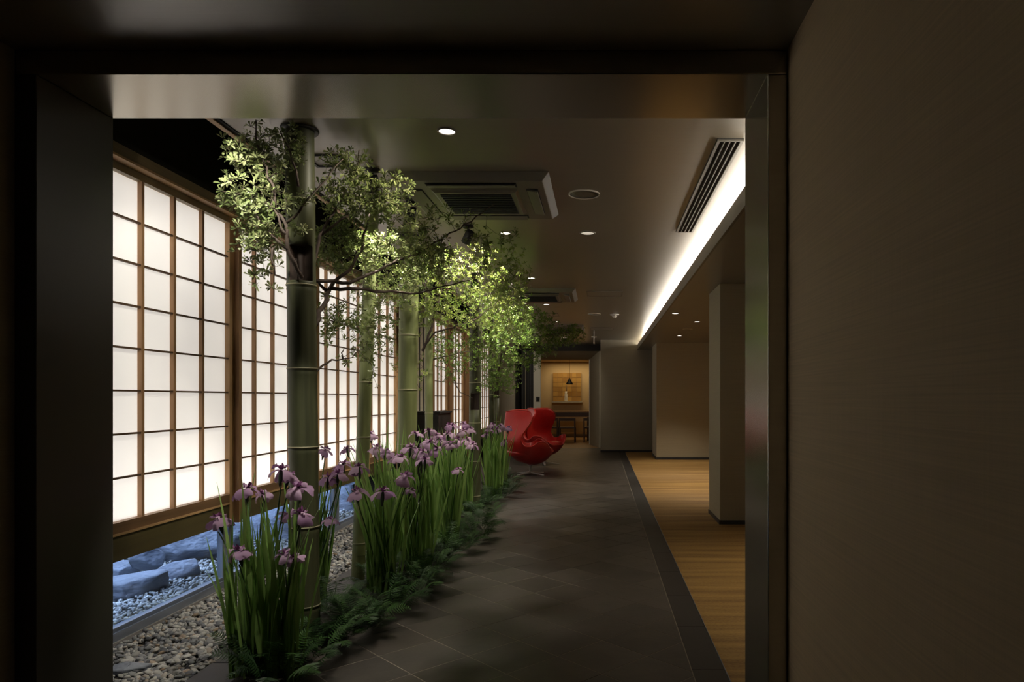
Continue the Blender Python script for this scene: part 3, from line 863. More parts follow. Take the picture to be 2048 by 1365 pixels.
clumps = []
def iris_clump(x, y, n, hmin, hmax, spread, label):
    t = empty('iris_clump', (x, y, 0.02)); tag(t, label, 'iris', 'irises in the planting bed')
    r = random.Random(int(x * 1000) + int(y * 100)); n = int(n * 1.35)
    for k in range(n):
        a = r.uniform(0, 2 * PI); rr = spread * math.sqrt(r.random())
        h = r.uniform(hmin, hmax)
        rz = r.uniform(0, 2 * PI); ti = r.uniform(0.0, 0.2)
        o = link('leaf', LEAVES[r.randrange(16)], t, (rr * math.cos(a), rr * math.sin(a), -0.01), None, (r.uniform(1.0, 1.4), h, h))
        o.rotation_euler = Euler((-ti * math.sin(rz + PI / 2), ti * math.cos(rz + PI/2) * 1.0, rz))
    clumps.append((Vector((x, y, 0.02)), t, r))
    return t
def flower(px, py, y, s=1.0, ci=None, stemcurve=0.0):
    tip = Vector(P(px, py, y))
    if ci is None:
        ci = min(range(len(clumps)), key=lambda i: (clumps[i][0].x - tip.x) ** 2 * 1.0 + (clumps[i][0].y - tip.y) ** 2)
    c, t, r = clumps[ci]
    base = Vector((r.uniform(-0.05, 0.05), r.uniform(-0.05, 0.05), 0))
    loc = tip - c
    path = []
    for i in range(7):
        u = i / 6
        p = base.lerp(loc, u); p.x = base.x + (loc.x - base.x) * u ** (1.5 + stemcurve); p.y = base.y + (loc.y - base.y) * u ** 1.5
        p.z = (loc.z - 0.06 * s) * u
        path.append(p)
    MB().tube(path, [0.0045, 0.0042, 0.004, 0.004, 0.0035, 0.0035, 0.003], 6).build('stem', M['irisstem'], t)
    f = link('flower', bud, t, loc, (r.uniform(-.25, .25), r.uniform(-.25, .25), r.uniform(0, 6.28)), (s, s, s))
    a0 = r.uniform(0, 2)
    for k in range(3):
        link('petal', FALLS[r.randrange(8)], f, (0, 0, 0.0), (0, r.uniform(-.15, .2), a0 + k * 2 * PI / 3 + r.uniform(-.25, .25)))
        link('petal', STDS[r.randrange(4)], f, (0, 0, 0.0), (0, r.uniform(0.1, .5), a0 + (k + .5) * 2 * PI / 3))
        link('petal', CREST[r.randrange(3)], f, (0, 0, 0.008), (0, r.uniform(-.3, .0), a0 + k * 2 * PI / 3))

iris_clump(-1.53, 3.05, 36, 0.45, 0.95, 0.11, 'frontmost iris clump, its flowers overlapping the first screen')
iris_clump(-1.39, 3.02, 26, 0.45, 0.88, 0.08, 'iris clump right at the foot of the nearest bamboo pole')
iris_clump(-1.76, 4.25, 26, 0.60, 0.92, 0.07, 'iris clump seen just right of the nearest bamboo pole')
iris_clump(-1.36, 4.30, 40, 0.66, 1.06, 0.09, 'tall leafy iris clump right of the slim second bamboo')
iris_clump(-1.30, 4.90, 38, 0.66, 1.04, 0.09, 'iris clump behind the tall leafy one, with broad mauve blooms')
iris_clump(-1.55, 5.15, 32, 0.70, 1.10, 0.09, 'iris clump in front of the broad pale bamboo')
iris_clump(-1.28, 5.75, 38, 0.66, 1.02, 0.10, 'middle iris clump at the bend of the fern border')
iris_clump(-1.50, 6.35, 34, 0.70, 1.06, 0.10, 'iris clump at the foot of the thin bright bamboo')
iris_clump(-1.43, 6.55, 34, 0.62, 0.98, 0.10, 'iris clump directly left of the dark notched bamboo, right behind the middle clump')
iris_clump(-1.48, 7.40, 32, 0.70, 1.04, 0.10, 'iris clump behind and left of the dark notched bamboo, nearer the screens')
iris_clump(-1.34, 8.60, 32, 0.62, 0.98, 0.11, 'iris clump just behind the dark notched bamboo')
iris_clump(-1.40, 9.50, 34, 0.66, 1.00, 0.12, 'iris clump whose blooms touch the back of the front red chair')
iris_clump(-1.62, 10.2, 28, 0.70, 1.05, 0.12, 'farthest iris clump beside the distant screens')

for a in [(437, 1038, 3.1, 1.0, 0, 1.0), (478, 1102, 3.0, 1.0, 0, .6), (495, 978, 3.12, 1.0, 0, .3), (525, 988, 3.2, .75, 0), (563, 940, 3.15, 1.05, 0), (578, 950, 3.2, .9, 0),
          (597, 976, 3.05, 1.0, 1), (601, 1028, 3.0, 1.0, 1), (570, 1108, 2.95, .75, 1), (588, 1115, 2.95, .7, 1), (567, 1030, 3.25, .6, 0),
          (650, 900, 4.2, .9, 2), (657, 955, 4.1, 1.0, 2), (686, 930, 4.2, 1.1, 2), (676, 948, 4.1, 1.0, 2), (662, 1040, 4.0, .85, 2), (694, 898, 4.4, .8, 2),
          (717, 934, 4.05, 1.0, 3), (715, 984, 3.9, 1.05, 3), (766, 984, 4.05, 1.15, 3), (811, 952, 4.2, 1.1, 3), (822, 981, 4.3, .8, 3), (752, 896, 4.4, .95, 3), (770, 905, 4.5, 1.0, 3),
          (742, 868, 4.9, .9, 5), (800, 915, 4.7, 1.1, 4), (822, 895, 4.8, 1.1, 4), (842, 905, 4.8, 1.1, 4), (858, 884, 5.0, 1.1, 4), (850, 920, 4.7, 1.0, 4), (832, 868, 5.2, .9, 5), (786, 918, 4.8, 1.0, 5), (872, 900, 5.0, 1.0, 4),
          (858, 862, 5.7, .95, 6), (880, 880, 5.6, 1.0, 6), (902, 888, 5.6, 1.0, 6), (895, 868, 5.9, 1.0, 6), (872, 872, 5.8, 1.0, 6), (915, 940, 5.3, .8, 6),
          (905, 852, 6.6, 1.0, 7), (925, 862, 6.5, 1.0, 8), (935, 880, 6.3, 1.1, 8), (917, 880, 6.3, 1.1, 8), (945, 890, 6.2, 1.0, 8), (928, 848, 6.9, 1.0, 9), (900, 850, 6.9, 1.0, 7), (942, 858, 6.9, 1.0, 9),
          (985, 850, 9.2, 1.15, 11), (1002, 852, 9.2, 1.15, 11), (1017, 856, 9.2, 1.1, 11), (994, 860, 9.0, 1.1, 11), (1008, 884, 8.9, 1.1, 10), (978, 860, 9.0, 1.0, 10), (972, 870, 8.6, 1.0, 10)]:
    flower(*a)

# ------------------------------------------------------------------ ferns
def frond(seed):
    r = random.Random(seed); n = 17
    L = 1.0; vs_ = []; fs = []
    def mid(u): return Vector((L * (u - 0.12 * u * u), 0, L * (0.52 * math.sin(PI * 0.62 * u) - 0.10 * u * u)))
    pts = [mid(i / n) for i in range(n + 1)]
    for i, p in enumerate(pts):
        w_ = 0.008 * (1 - i / n) + 0.002
        vs_ += [(p.x, -w_, p.z), (p.x, w_, p.z)]
    for i in range(n): fs.append((2 * i, 2 * i + 2, 2 * i + 3, 2 * i + 1))
    for i in range(2, n + 1):
        u = i / n; p = pts[i] if i < n + 1 else pts[-1]
        l = 0.25 * math.sin(PI * (0.12 + 0.88 * u) ) ** 0.7 * (1.0 if u < 0.9 else 0.7) + 0.03
        for sgn in (-1, 1):
            b = len(vs_)
            dx = 0.35 * l + r.uniform(-.01, .01); dz = -0.10 * l + r.uniform(-.03, .03)
            vs_ += [(p.x - 0.012, sgn * 0.004, p.z), (p.x + 0.014, sgn * 0.004, p.z), (p.x + dx + 0.01, sgn * l, p.z + dz), (p.x + dx * .3 - 0.012, sgn * l * .45, p.z + dz * .3 + 0.01)]
            fs.append((b, b + 1, b + 2, b + 3))
    return MB().add(vs_, fs).mesh('frond', M['fern'])
FRONDS = [frond(s) for s in range(8)]
fr = random.Random(11)
ORD = ['frontmost', 'second', 'third', 'fourth', 'fifth', 'sixth', 'seventh', 'eighth', 'ninth', 'tenth', 'eleventh', 'twelfth', 'thirteenth', 'fourteenth', 'fifteenth', 'sixteenth', 'seventeenth', 'eighteenth']
def fern(x, y, n, label, s0=0.14, s1=0.24):
    t = empty('fern', (x, y, 0.03)); tag(t, label, 'fern', 'ferns in the planting bed')
    for k in range(n):
        a = k * 2.399 + fr.uniform(-.3, .3); rr = 0.10 * math.sqrt(fr.random())
        s = fr.uniform(s0, s1)
        link('frond', FRONDS[fr.randrange(8)], t, (rr * math.cos(a), rr * math.sin(a), fr.uniform(0, 0.03)), (fr.uniform(-.3, .3), fr.uniform(-.75, .15), a + fr.uniform(-.5, .5)), (s, s, s * fr.uniform(.7, 1.1)))
def edge_x(y): return -1.08 + 0.06 * math.sin(y * 2.3) - (0.10 if y > 7 else 0) - max(0, min(0.26, (4.3 - y) * 0.26))
y, i = 3.0, 0
while y < 9.9 and i < 18:
    fern(edge_x(y) - 0.08 + fr.uniform(-.04, .04), y, 30 if y < 6 else 22, '%s fern from the front in the row spilling onto the tile aisle' % ORD[i])
    y += 0.30 + 0.022 * i; i += 1
y, i = 3.15, 0
while y < 9.5 and i < 14:
    x = -1.42 if i % 2 else -1.56
    if math.hypot(x + 1.5, y - 3.5) < 0.2: x = -1.30
    fern(x, y, 24 if y < 6 else 16, '%s fern from the front in the inner row among the iris stalks' % ORD[i], 0.13, 0.21)
    y += 0.40 + 0.02 * i; i += 1

# ------------------------------------------------------------------ leafy branches
def leaf_whorl_np(seed, L=1.0):
    """rosette of 4-6 small obovate leaves around +Z; unit length"""
    r = np.random.default_rng(seed); n = int(r.integers(4, 7))
    V, Fc = [], []
    for k in range(n):
        a = 2 * PI * k / n + r.uniform(-.35, .35); el_ = r.uniform(0.15, 0.9); l = r.uniform(.75, 1.1); w_ = 0.165 * l
        ca, sa = math.cos(a), math.sin(a)
        prof = [(0.06, 0.01, 0), (0.5, w_ * .85, 0.04), (0.78, w_, 0.03), (1.0, 0.02, -0.06)]
        b = len(V)
        for u, hw, zz in prof:
            x = u * l * math.cos(el_); z = u * l * math.sin(el_) + zz * l
            for s_ in (-1, 0, 1):
                V.append((x * ca - s_ * hw * sa, x * sa + s_ * hw * ca, z + (0.10 * hw / .21 if s_ else 0) * 0.6))
        for i in range(3):
            q = b + i * 3
            Fc += [(q, q + 3, q + 4, q + 1), (q + 1, q + 4, q + 5, q + 2)]
    return np.array(V), np.array(Fc)
WH = [leaf_whorl_np(s) for s in range(12)]
wh_cache = {}
def whorl_mesh(i, mat):
    k = (i, mat.name)
    if k not in wh_cache: wh_cache[k] = np_mesh('leaf_rosette', WH[i][0], WH[i][1], mat)
    return wh_cache[k]

def leafy_branch(label, root, paths, vols, mat, size, seed, singles=0, r0=0.011, jitter=1.0):
    """paths: polylines of world points (first starts at root). vols: (px,py,depth, rx px, ry px, rdepth, count)"""
    R = np.random.default_rng(seed)
    root = Vector(root)
    t = empty('leafy_branch', root); tag(t, label, 'branch')
    wood = MB(); nodes = []; 
    for pi, path in enumerate(paths):
        pts = [Vector(p) - root for p in path]
        fine = []
        for a, b in zip(pts[:-1], pts[1:]):
            k = max(2, int((b - a).length / 0.04))
            for i in range(k): fine.append(a.lerp(b, i / k) + Vector(R.normal(size=3) * 0.0035 * jitter))
        fine.append(pts[-1])
        rb = r0 * (1.0 if pi == 0 else 0.7)
        rads = [max(0.0022, rb * (1 - 0.8 * i / len(fine))) for i in range(len(fine))]
        wood.tube(fine, rads, 6)
        nodes += [p for p in fine[len(fine) // 5:]]
    wood.build('stem', M['branch'], t)
    A = np.array([n[:] for n in nodes])
    # leaf sites
    S = []
    for px, py, y, rx, ry, ryd, cnt in vols:
        d = R.normal(size=(cnt, 3)); d /= np.linalg.norm(d, axis=1)[:, None]; d *= R.random((cnt, 1)) ** (1 / 2.4)
        yy_ = y + d[:, 1] * ryd
        X = (px + d[:, 0] * rx - VPX) * y / F
        Z = CAMZ + (VPY - (py + d[:, 2] * ry)) * y / F
        S.append(np.stack([X, yy_, Z], 1))
    S = np.concatenate(S) - np.array(root)
    S = S[(S[:, 2] + root.z) < Z_C - 0.045]
    for fx, fy, rr in ((-1.36, 4.10, 0.25), (-1.32, 4.78, 0.24), (-1.05, 5.45, 0.22), (-1.10, 6.6, 0.22), (-0.785, 5.68, 0.2), (-0.785, 7.79, 0.2), (-1.05, 7.9, 0.2), (-1.42, 2.76, 0.2)):
        q = np.array([fx, fy, Z_C - 0.10]) - np.array(root)
        S = S[np.linalg.norm((S - q) * np.array([1, 1, 0.8]), axis=1) > rr]
    for (x0, y0) in ((-1.29, 4.14), (-1.29, 8.53)):
        W3 = S + np.array(root)
        S = S[~((W3[:, 0] > x0 - .03) & (W3[:, 0] < x0 + 1.01) & (W3[:, 1] > y0 - .03) & (W3[:, 1] < y0 + 1.01) & (W3[:, 2] > Z_C - 0.12))]
    dist = np.array([np.min(np.linalg.norm(A - s, axis=1)) for s in S])
    S = S[np.argsort(dist)]
    tw = MB()
    cap = 40000; buf = np.zeros((cap, 3)); buf[:len(A)] = A; nb = len(A)
    dirs = []
    for s in S:
        dd = np.linalg.norm(buf[:nb] - s, axis=1); j = int(np.argmin(dd)); p = buf[j].copy()
        L = dd[j]; k = max(1, int(L / 0.035))
        mids = [p + (s - p) * (i / k) + (R.normal(size=3) * 0.004 * jitter if 0 < i < k else 0) for i in range(k + 1)]
        for i in range(1, k + 1):
            if i > k * 0.3 or k < 3:
                buf[nb] = mids[i]; nb += 1
        d = s - p; d = d / (np.linalg.norm(d) + 1e-9)
        dirs.append(d)
        tw.tube([Vector(m) for m in (mids if k < 4 else [mids[0], mids[k // 3], mids[2 * k // 3], mids[k]])], 0.0014 if L < 0.12 else 0.0019, 3)
    o = tw.build('twigs', M['branch'], t); o['kind'] = 'stuff'
    # whorls
    n = len(S); V, Fc, T = [], [], []; b = 0
    order = np.argsort(S[:, 1]); chosen = set(order[:singles].tolist()) if singles else set()
    for i in range(n):
        ax = Vector(dirs[i]) * 0.7 + Vector((R.uniform(-.5, .5), R.uniform(-.5, .3), R.uniform(0.1, 1.0)))
        q = ax.to_track_quat('Z', 'Y') @ Quaternion((0, 0, 1), R.uniform(0, 6.28))
        s_ = size * R.uniform(0.75, 1.2); wi = int(R.integers(0, 12))
        if i in chosen:
            ob = link('leaf_rosette', whorl_mesh(wi, mat), t, tuple(S[i]), None, (s_, s_, s_))
            ob.rotation_euler = q.to_euler()
        else:
            m3 = np.array(q.to_matrix())
            v = (WH[wi][0] * s_) @ m3.T + S[i]
            V.append(v); Fc.append(WH[wi][1] + b); b += len(v); T.append(np.full(len(WH[wi][1]), R.random()))
    if V:
        me = np_mesh('foliage', np.concatenate(V), np.concatenate(Fc), mat, np.concatenate(T))
        o = link('foliage', me, t); o['kind'] = 'stuff'
    return t

# A: from the notch of the nearest bamboo, up and to the left
leafy_branch('leafy branch rising from the notch of the nearest bamboo, up across the dark recess', P(604, 556, 3.43),
    [[P(604, 556, 3.43), P(588, 528, 3.36), P(577, 505, 3.33), P(575, 470, 3.32), P(573, 448, 3.32), P(552, 418, 3.32), P(545, 372, 3.30), P(528, 318, 3.3), P(514, 290, 3.3), P(512, 240, 3.3)],
     [P(575, 470, 3.32), P(560, 455, 3.3), P(545, 410, 3.3), P(541, 395, 3.3)],
     [P(576, 500, 3.33), P(548, 475, 3.3), P(520, 440, 3.3), P(488, 400, 3.3), P(465, 370, 3.3)],
     [P(573, 448, 3.32), P(598, 425, 3.3), P(614, 403, 3.3), P(640, 372, 3.35), P(662, 345, 3.4), P(686, 318, 3.45)],
     [P(598, 372, 3.3), P(590, 340, 3.3), P(575, 296, 3.3), P(560, 262, 3.3)],
     [P(545, 490, 3.3), P(543, 520, 3.3), P(550, 548, 3.3)]],
    [(488, 310, 3.3, 38, 42, 0.15, 75), (480, 390, 3.3, 36, 40, 0.15, 70), (515, 440, 3.3, 42, 45, 0.15, 95), (545, 400, 3.35, 35, 45, 0.12, 60),
     (525, 490, 3.3, 32, 40, 0.12, 60), (545, 330, 3.35, 35, 45, 0.12, 65), (528, 270, 3.35, 22, 34, 0.1, 30), (590, 300, 3.35, 18, 50, 0.08, 40), (565, 265, 3.4, 18, 24, 0.06, 14), (455, 400, 3.3, 14, 18, 0.05, 5),
     (500, 500, 3.3, 26, 30, 0.1, 26), (512, 560, 3.3, 14, 22, 0.06, 9), (545, 545, 3.3, 26, 36, .05, 10), (612, 400, 3.3, 22, 16, 0.08, 14), (500, 255, 3.4, 25, 14, .06, 10), (600, 460, 3.28, 12, 20, .04, 8)],
    M['leafA'], 0.035, 31, singles=280)
# A2: spray at the top, behind the nearest bamboo to the right
leafy_branch('leafy spray right of the nearest bamboo, high against the ceiling', P(640, 470, 3.72),
    [[P(625, 545, 3.70), P(640, 470, 3.72), P(680, 400, 3.75), P(715, 350, 3.75), P(718, 300, 3.75)],
     [P(640, 470, 3.72), P(700, 430, 3.78), P(760, 390, 3.82), P(790, 365, 3.82)]],
    [(700, 335, 3.72, 42, 44, 0.15, 95), (690, 400, 3.76, 52, 45, 0.2, 150), (745, 400, 3.8, 55, 50, 0.2, 160), (790, 370, 3.8, 34, 24, 0.1, 40), (730, 300, 3.72, 16, 22, .08, 10), (800, 420, 3.85, 40, 40, .2, 50), (655, 330, 3.72, 20, 20, .08, 9)],
    M['leafB'], 0.033, 33)
# B: big branch from behind the nearest bamboo, reaching right
leafy_branch('long forked branch reaching right from behind the nearest bamboo', P(634, 650, 3.75),
    [[P(630, 655, 3.72), P(638, 625, 3.78), P(652, 600, 3.85), P(655, 585, 3.9), P(668, 568, 3.95), P(700, 540, 4.0), P(722, 500, 4.0), P(735, 445, 4.05), P(742, 420, 4.1)],
     [P(634, 563, 3.8), P(700, 566, 3.95), P(745, 545, 4.1), P(785, 525, 4.3), P(835, 508, 4.4), P(880, 480, 4.5), P(930, 450, 4.6), P(985, 410, 4.6), P(1030, 395, 4.6)],
     [P(660, 578, 3.9), P(715, 578, 4.0), P(770, 585, 4.2), P(830, 588, 4.4), P(900, 570, 4.6), P(960, 555, 4.8)],
     [P(655, 585, 3.9), P(640, 568, 3.85), P(630, 560, 3.8)],
     [P(700, 520, 4.0), P(660, 470, 4.0), P(635, 455, 4.0)]],
    [(650, 485, 4.0, 36, 40, 0.15, 95), (700, 470, 4.05, 50, 45, 0.2, 140), (670, 520, 4.0, 40, 28, .15, 75), (745, 500, 4.2, 50, 45, 0.25, 150), (800, 480, 4.3, 55, 55, 0.3, 170), (860, 500, 4.4, 40, 45, 0.3, 110),
     (660, 635, 3.95, 28, 55, 0.12, 42), (700, 640, 4.1, 35, 55, .15, 45), (760, 640, 4.3, 40, 60, 0.2, 60), (745, 700, 4.3, 30, 45, .15, 26), (700, 720, 4.2, 20, 26, .1, 8), (770, 570, 4.4, 60, 45, 0.3, 120), (840, 540, 4.5, 60, 50, 0.3, 130),
     (870, 430, 4.5, 45, 28, .15, 24), (930, 435, 4.6, 50, 26, .15, 24), (1010, 408, 4.6, 32, 16, .1, 20), (1020, 480, 4.7, 26, 24, .1, 12), (960, 480, 4.7, 35, 25, .15, 22), (900, 405, 4.5, 14, 20, .05, 8)],
    M['leafB'], 0.034, 35, singles=280, r0=0.016)
# low forked twig crossing in front of the screen
leafy_branch('bare dark forked twig leaving the right side of the nearest bamboo at mid height', P(634, 745, 3.6),
    [[P(632, 745, 3.55), P(645, 730, 3.65), P(665, 722, 3.75), P(684, 718, 3.85), P(706, 716, 3.95), P(718, 700, 4.0)],
     [P(684, 718, 3.85), P(683, 705, 3.85), P(690, 697, 3.9), P(712, 700, 3.95)]],
    [(718, 690, 4.05, 16, 30, .08, 10), (745, 760, 4.2, 14, 26, .05, 6)], M['leafB'], 0.030, 36, r0=0.007)
# C: bright central crown
leafy_branch('bright yellow green leafy crown in the middle, lit by the ceiling spots', P(848, 700, 6.2),
    [[P(846, 702, 6.2), P(858, 672, 6.15), P(866, 640, 6.1), P(876, 605, 6.0), P(890, 560, 5.9), P(930, 520, 5.9)],
     [P(850, 690, 6.18), P(870, 665, 6.1), P(905, 655, 6.1), P(950, 640, 6.1), P(1000, 600, 6.2)],
     [P(876, 605, 6.0), P(840, 560, 5.8), P(800, 540, 5.7)]],
    [(850, 530, 5.7, 75, 40, 0.4, 230), (930, 540, 5.9, 90, 50, 0.5, 330), (860, 600, 5.9, 80, 45, 0.4, 210), (980, 560, 6.3, 75, 55, 0.5, 280), (940, 620, 6.3, 90, 50, 0.5, 300),
     (1010, 630, 6.6, 60, 60, .4, 260), (1030, 560, 6.6, 34, 60, .3, 150), (820, 640, 6.0, 35, 50, .25, 80), (805, 700, 5.9, 25, 60, .2, 55), (840, 740, 5.9, 16, 40, .1, 20), (1000, 500, 6.0, 50, 26, .2, 60), (760, 600, 5.7, 30, 30, .2, 40)],
    M['leafC'], 0.032, 41, r0=0.014)
# E: darker sparse foliage hanging before the distant screens
leafy_branch('sparse hanging branch in front of the distant paper screens, left of the dark bamboo', P(862, 722, 7.0),
    [[P(862, 722, 7.0), P(885, 714, 7.0), P(915, 708, 7.0), P(950, 700, 7.0)], [P(905, 755, 7.1), P(920, 785, 7.2), P(945, 797, 7.4)], [P(885, 714, 7.0), P(905, 755, 7.1)]],
    [(890, 690, 7.0, 40, 38, .3, 130), (930, 700, 7.1, 45, 50, .3, 150), (905, 740, 7.1, 35, 30, .2, 60), (965, 700, 7.3, 30, 50, .3, 100), (965, 775, 7.3, 16, 26, .1, 14)],
    M['leafD'], 0.030, 43, r0=0.009)
# D: right hand crown reaching over the chairs
leafy_branch('deep green crown spreading right above the red chairs', P(985, 760, 9.0),
    [[P(985, 780, 9.4), P(1000, 730, 9.0), P(1040, 690, 8.6), P(1090, 670, 8.5), P(1140, 665, 8.6)],
     [P(1000, 730, 9.0), P(1010, 660, 8.2), P(1020, 600, 7.8)],
     [P(1042, 716, 9.2), P(1062, 702, 9.1), P(1085, 690, 9.0)]],
    [(1020, 600, 7.9, 45, 55, .5, 240), (1045, 650, 8.0, 55, 40, .5, 260), (1000, 690, 8.4, 60, 42, .5, 260), (1080, 680, 8.6, 50, 28, .4, 190), (1130, 672, 8.8, 42, 20, .3, 120), (1005, 755, 9.0, 42, 40, .4, 220),
     (1050, 720, 9.0, 42, 26, .3, 120), (1145, 660, 8.9, 24, 12, .2, 40), (970, 650, 8.0, 40, 50, .4, 130), (1090, 640, 8.4, 30, 20, .3, 50), (975, 740, 8.8, 25, 40, .2, 60)],
    M['leafD'], 0.036, 47, r0=0.016)
# F: far low dark crown hanging from the ceiling line
leafy_branch('small dark crown farthest back under the ceiling, left of the doorway', P(998, 740, 11.82),
    [[P(998, 740, 11.82), P(1060, 720, 11.8), P(1095, 700, 11.5), P(1135, 685, 11.5), P(1165, 668, 11.5)]],
    [(1110, 668, 11.5, 50, 16, .4, 160), (1085, 700, 11.6, 40, 18, .4, 90), (1140, 680, 11.5, 26, 14, .3, 70)],
    M['leafD'], 0.034, 49)

# ------------------------------------------------------------------ ceiling fixtures
lens = emit('downlight lens', (1.0, 0.93, 0.82), 6.0)
lensdim = emit('dim downlight lens', (1.0, 0.88, 0.70), 0.55)
def downlight(x, y, r, label, lm, z=Z_C, group=None, watts=0, aim=None, ang=95):
    t = empty('downlight', (x, y, z)); tag(t, label, 'light', group)
    MB().lathe([(r * 1.18, 0.0), (r * 1.16, -0.006), (r * 1.0, -0.007), (r * 0.97, 0.0)], 28, caps=False).build('trim_ring', M['acbody'], t)
    MB().lathe([(r * 0.97, -0.001), (r * 0.90, -0.003), (r * .3, -0.006), (0.001, -0.006)], 24).build('lens', lm, t)
    if watts:
        spot('downlight lamp', (x, y, z - 0.02), aim or (x, y, 0), watts, (1.0, 0.90, 0.74), ang, 0.7, r * .6)
for i, (y, lab) in enumerate(((3.517, 'brightest round downlight, nearest, above the aisle'), (5.68, 'small bright downlight just behind the first ceiling cassette'), (7.79, 'small downlight at the right edge of the leafy crown'),
                              (15.3, 'very last tiny downlight, just before the doorway'), (9.97, 'tiny downlight beyond the second ceiling cassette'), (12.2, 'tiny farthest downlight above the dark leaves'))):
    downlight(-0.785, y, 0.042, lab, lens, group='left row of corridor downlights', watts=DOWN_W * (1.0 if y > 5 and y < 9 else (0.35 if y < 5 else 0.7)), aim=(-1.85, y + 0.25, 1.45) if y < 14 else (-1.2, 17.4, 1.2), ang=105)
downlight(-0.107, 5.68, 0.056, 'dim round downlight right of the first ceiling cassette, beyond the ring speaker', lensdim, watts=DOWN_W * 1.3, aim=(-1.15, 6.45, 1.55), ang=58)  # strong aimed lamp added under this dim fitting to brighten the foliage
for y, lab in ((10.2, 'nearest tiny downlight in the low soffit on the right'), (12.46, 'farthest tiny downlight in the low soffit on the right')):
    downlight(1.43, y, 0.045, lab, lens, Z_L, 'downlights in the low soffit', SIDE_W)
for y, x, lab in ((4.4, 2.0, 'soffit downlight hidden behind the right jamb of the opening'), (9.4, 2.4, 'soffit downlight hidden behind the near pillar'), (9.2, 1.0, 'added soffit downlight closest to the cove edge, brightening the near pillar')):  # last one is an extra lamp, added to light the pillar's left face
    downlight(x, y, 0.045, lab, lens, Z_L, 'downlights in the low soffit', SIDE_W * (0.7 if x > 1.5 else 0.3))
def ring_speaker(x, y, z, r, label):
    t = empty('ceiling_speaker', (x, y, z)); tag(t, label, 'speaker')
    MB().lathe([(r, 0.0), (r, -0.007), (r * .93, -0.008), (r * .92, -0.003)], 36, caps=False).build('rim', M['doorwhite'], t)
    MB().lathe([(r * .92, -0.001), (r * .5, -0.003), (0.001, -0.004)], 36).build('grille', M['acbody'], t)
ring_speaker(-0.11, 4.6, Z_C, 0.105, 'large flush ring speaker right of the first ceiling cassette')
ring_speaker(-0.10, 11.1, Z_C, 0.105, 'distant flush ring speaker left of the white smoke detector')
ring_speaker(1.43, 11.3, Z_L, 0.08, 'small round speaker between the two soffit downlights')
t = empty('smoke_detector', (0.227, 11.15, Z_C)); tag(t, 'white domed smoke detector on the distant ceiling', 'detector')
MB().lathe([(0.075, 0), (0.075, -0.015), (0.045, -0.022)], 24).build('base', M['white'], t)
MB().lathe([(0.04, -0.02), (0.038, -0.045), (0.025, -0.06), (0.002, -0.064)], 20).build('dome', M['white'], t)
def hatch(x0, x1, y0, y1, label):
    t = empty('ceiling_hatch', (x0, y0, Z_C)); tag(t, label, 'hatch')
    w_, d = x1 - x0, y1 - y0
    MB().box(0.012, w_ - 0.012, 0.012, d - 0.012, -0.003, 0).build('panel', M['ceiling'], t)
    MB().box(0, w_, 0, 0.01, -0.006, 0).box(0, w_, d - 0.01, d, -0.006, 0).box(0, 0.01, 0.01, d - .01, -0.006, 0).box(w_ - 0.01, w_, .01, d - .01, -0.006, 0).build('rim', M['acbody'], t)
hatch(-0.178, 0.285, 8.75, 9.2, 'square ceiling hatch right of the second ceiling cassette')
hatch(-0.2, 0.26, 13.2, 13.7, 'square ceiling hatch farthest back, before the end wall')
hatch(-1.1, -0.68, 11.0, 11.4, 'square ceiling hatch left of the distant ring speaker')

def cassette(x0, y0, label, S=0.98):
    t = empty('ceiling_air_conditioner', (x0, y0, Z_C)); tag(t, label, 'air conditioner')
    zb = -0.045
    # bevelled ring body with four outlet slots
    MB().frustum(0, S, 0, S, zb, 0, 0.045).build('body', M['acbody'], t, bevel=0.004)
    lo, hi = 0.26, S - 0.26
    a = 0.085; sw = 0.075
    for k in range(4):
        m = Matrix.Translation((S / 2, S / 2, 0)) @ Matrix.Rotation(k * PI / 2, 4, 'Z') @ Matrix.Translation((-S / 2, -S / 2, 0))
        q = MB().box(lo - 0.05, hi + 0.05, a, a + sw, zb - 0.003, zb + 0.002)
        q.v = [tuple(m @ Vector(v)) for v in q.v]; q.build('outlet_slot', M['acdark'], t)
        q = MB(); q.box(lo - 0.04, hi + 0.04, -sw * .45, sw * .45, -0.004, 0.004)
        rr = Matrix.Translation((S / 2, a + sw / 2, zb - 0.008)) @ Matrix.Rotation(math.radians(9), 4, 'X') @ Matrix.Translation((-S / 2, 0, 0))
        q.v = [tuple(m @ rr @ Vector(v)) for v in q.v]; q.build('louver', M['acbody'], t)
    # raised centre frame and grille
    c0, c1 = 0.215, S - 0.215
    f = MB().frustum(c0, c1, c0, c1, zb - 0.016, zb, 0.02); f.build('centre_frame', M['acbody'], t)
    g0, g1 = c0 + 0.05, c1 - 0.05
    MB().box(g0, g1, g0, g1, zb - 0.020, zb - 0.015).build('filter', M['acdark'], t)
    for k in range(9):
        yk = g0 + (g1 - g0) * (k + .5) / 9
        MB().box(g0, g1, yk - 0.004, yk + 0.004, zb - 0.025, zb - 0.02).build('slat', M['acdark'], t)
cassette(-1.29, 4.14, 'nearest ceiling air conditioner cassette, big dark square above the aisle')
cassette(-1.29, 8.53, 'second ceiling air conditioner cassette, half hidden by the leaves')
cassette(-1.29, 12.75, 'farthest ceiling air conditioner cassette, barely seen over the dark leaves')

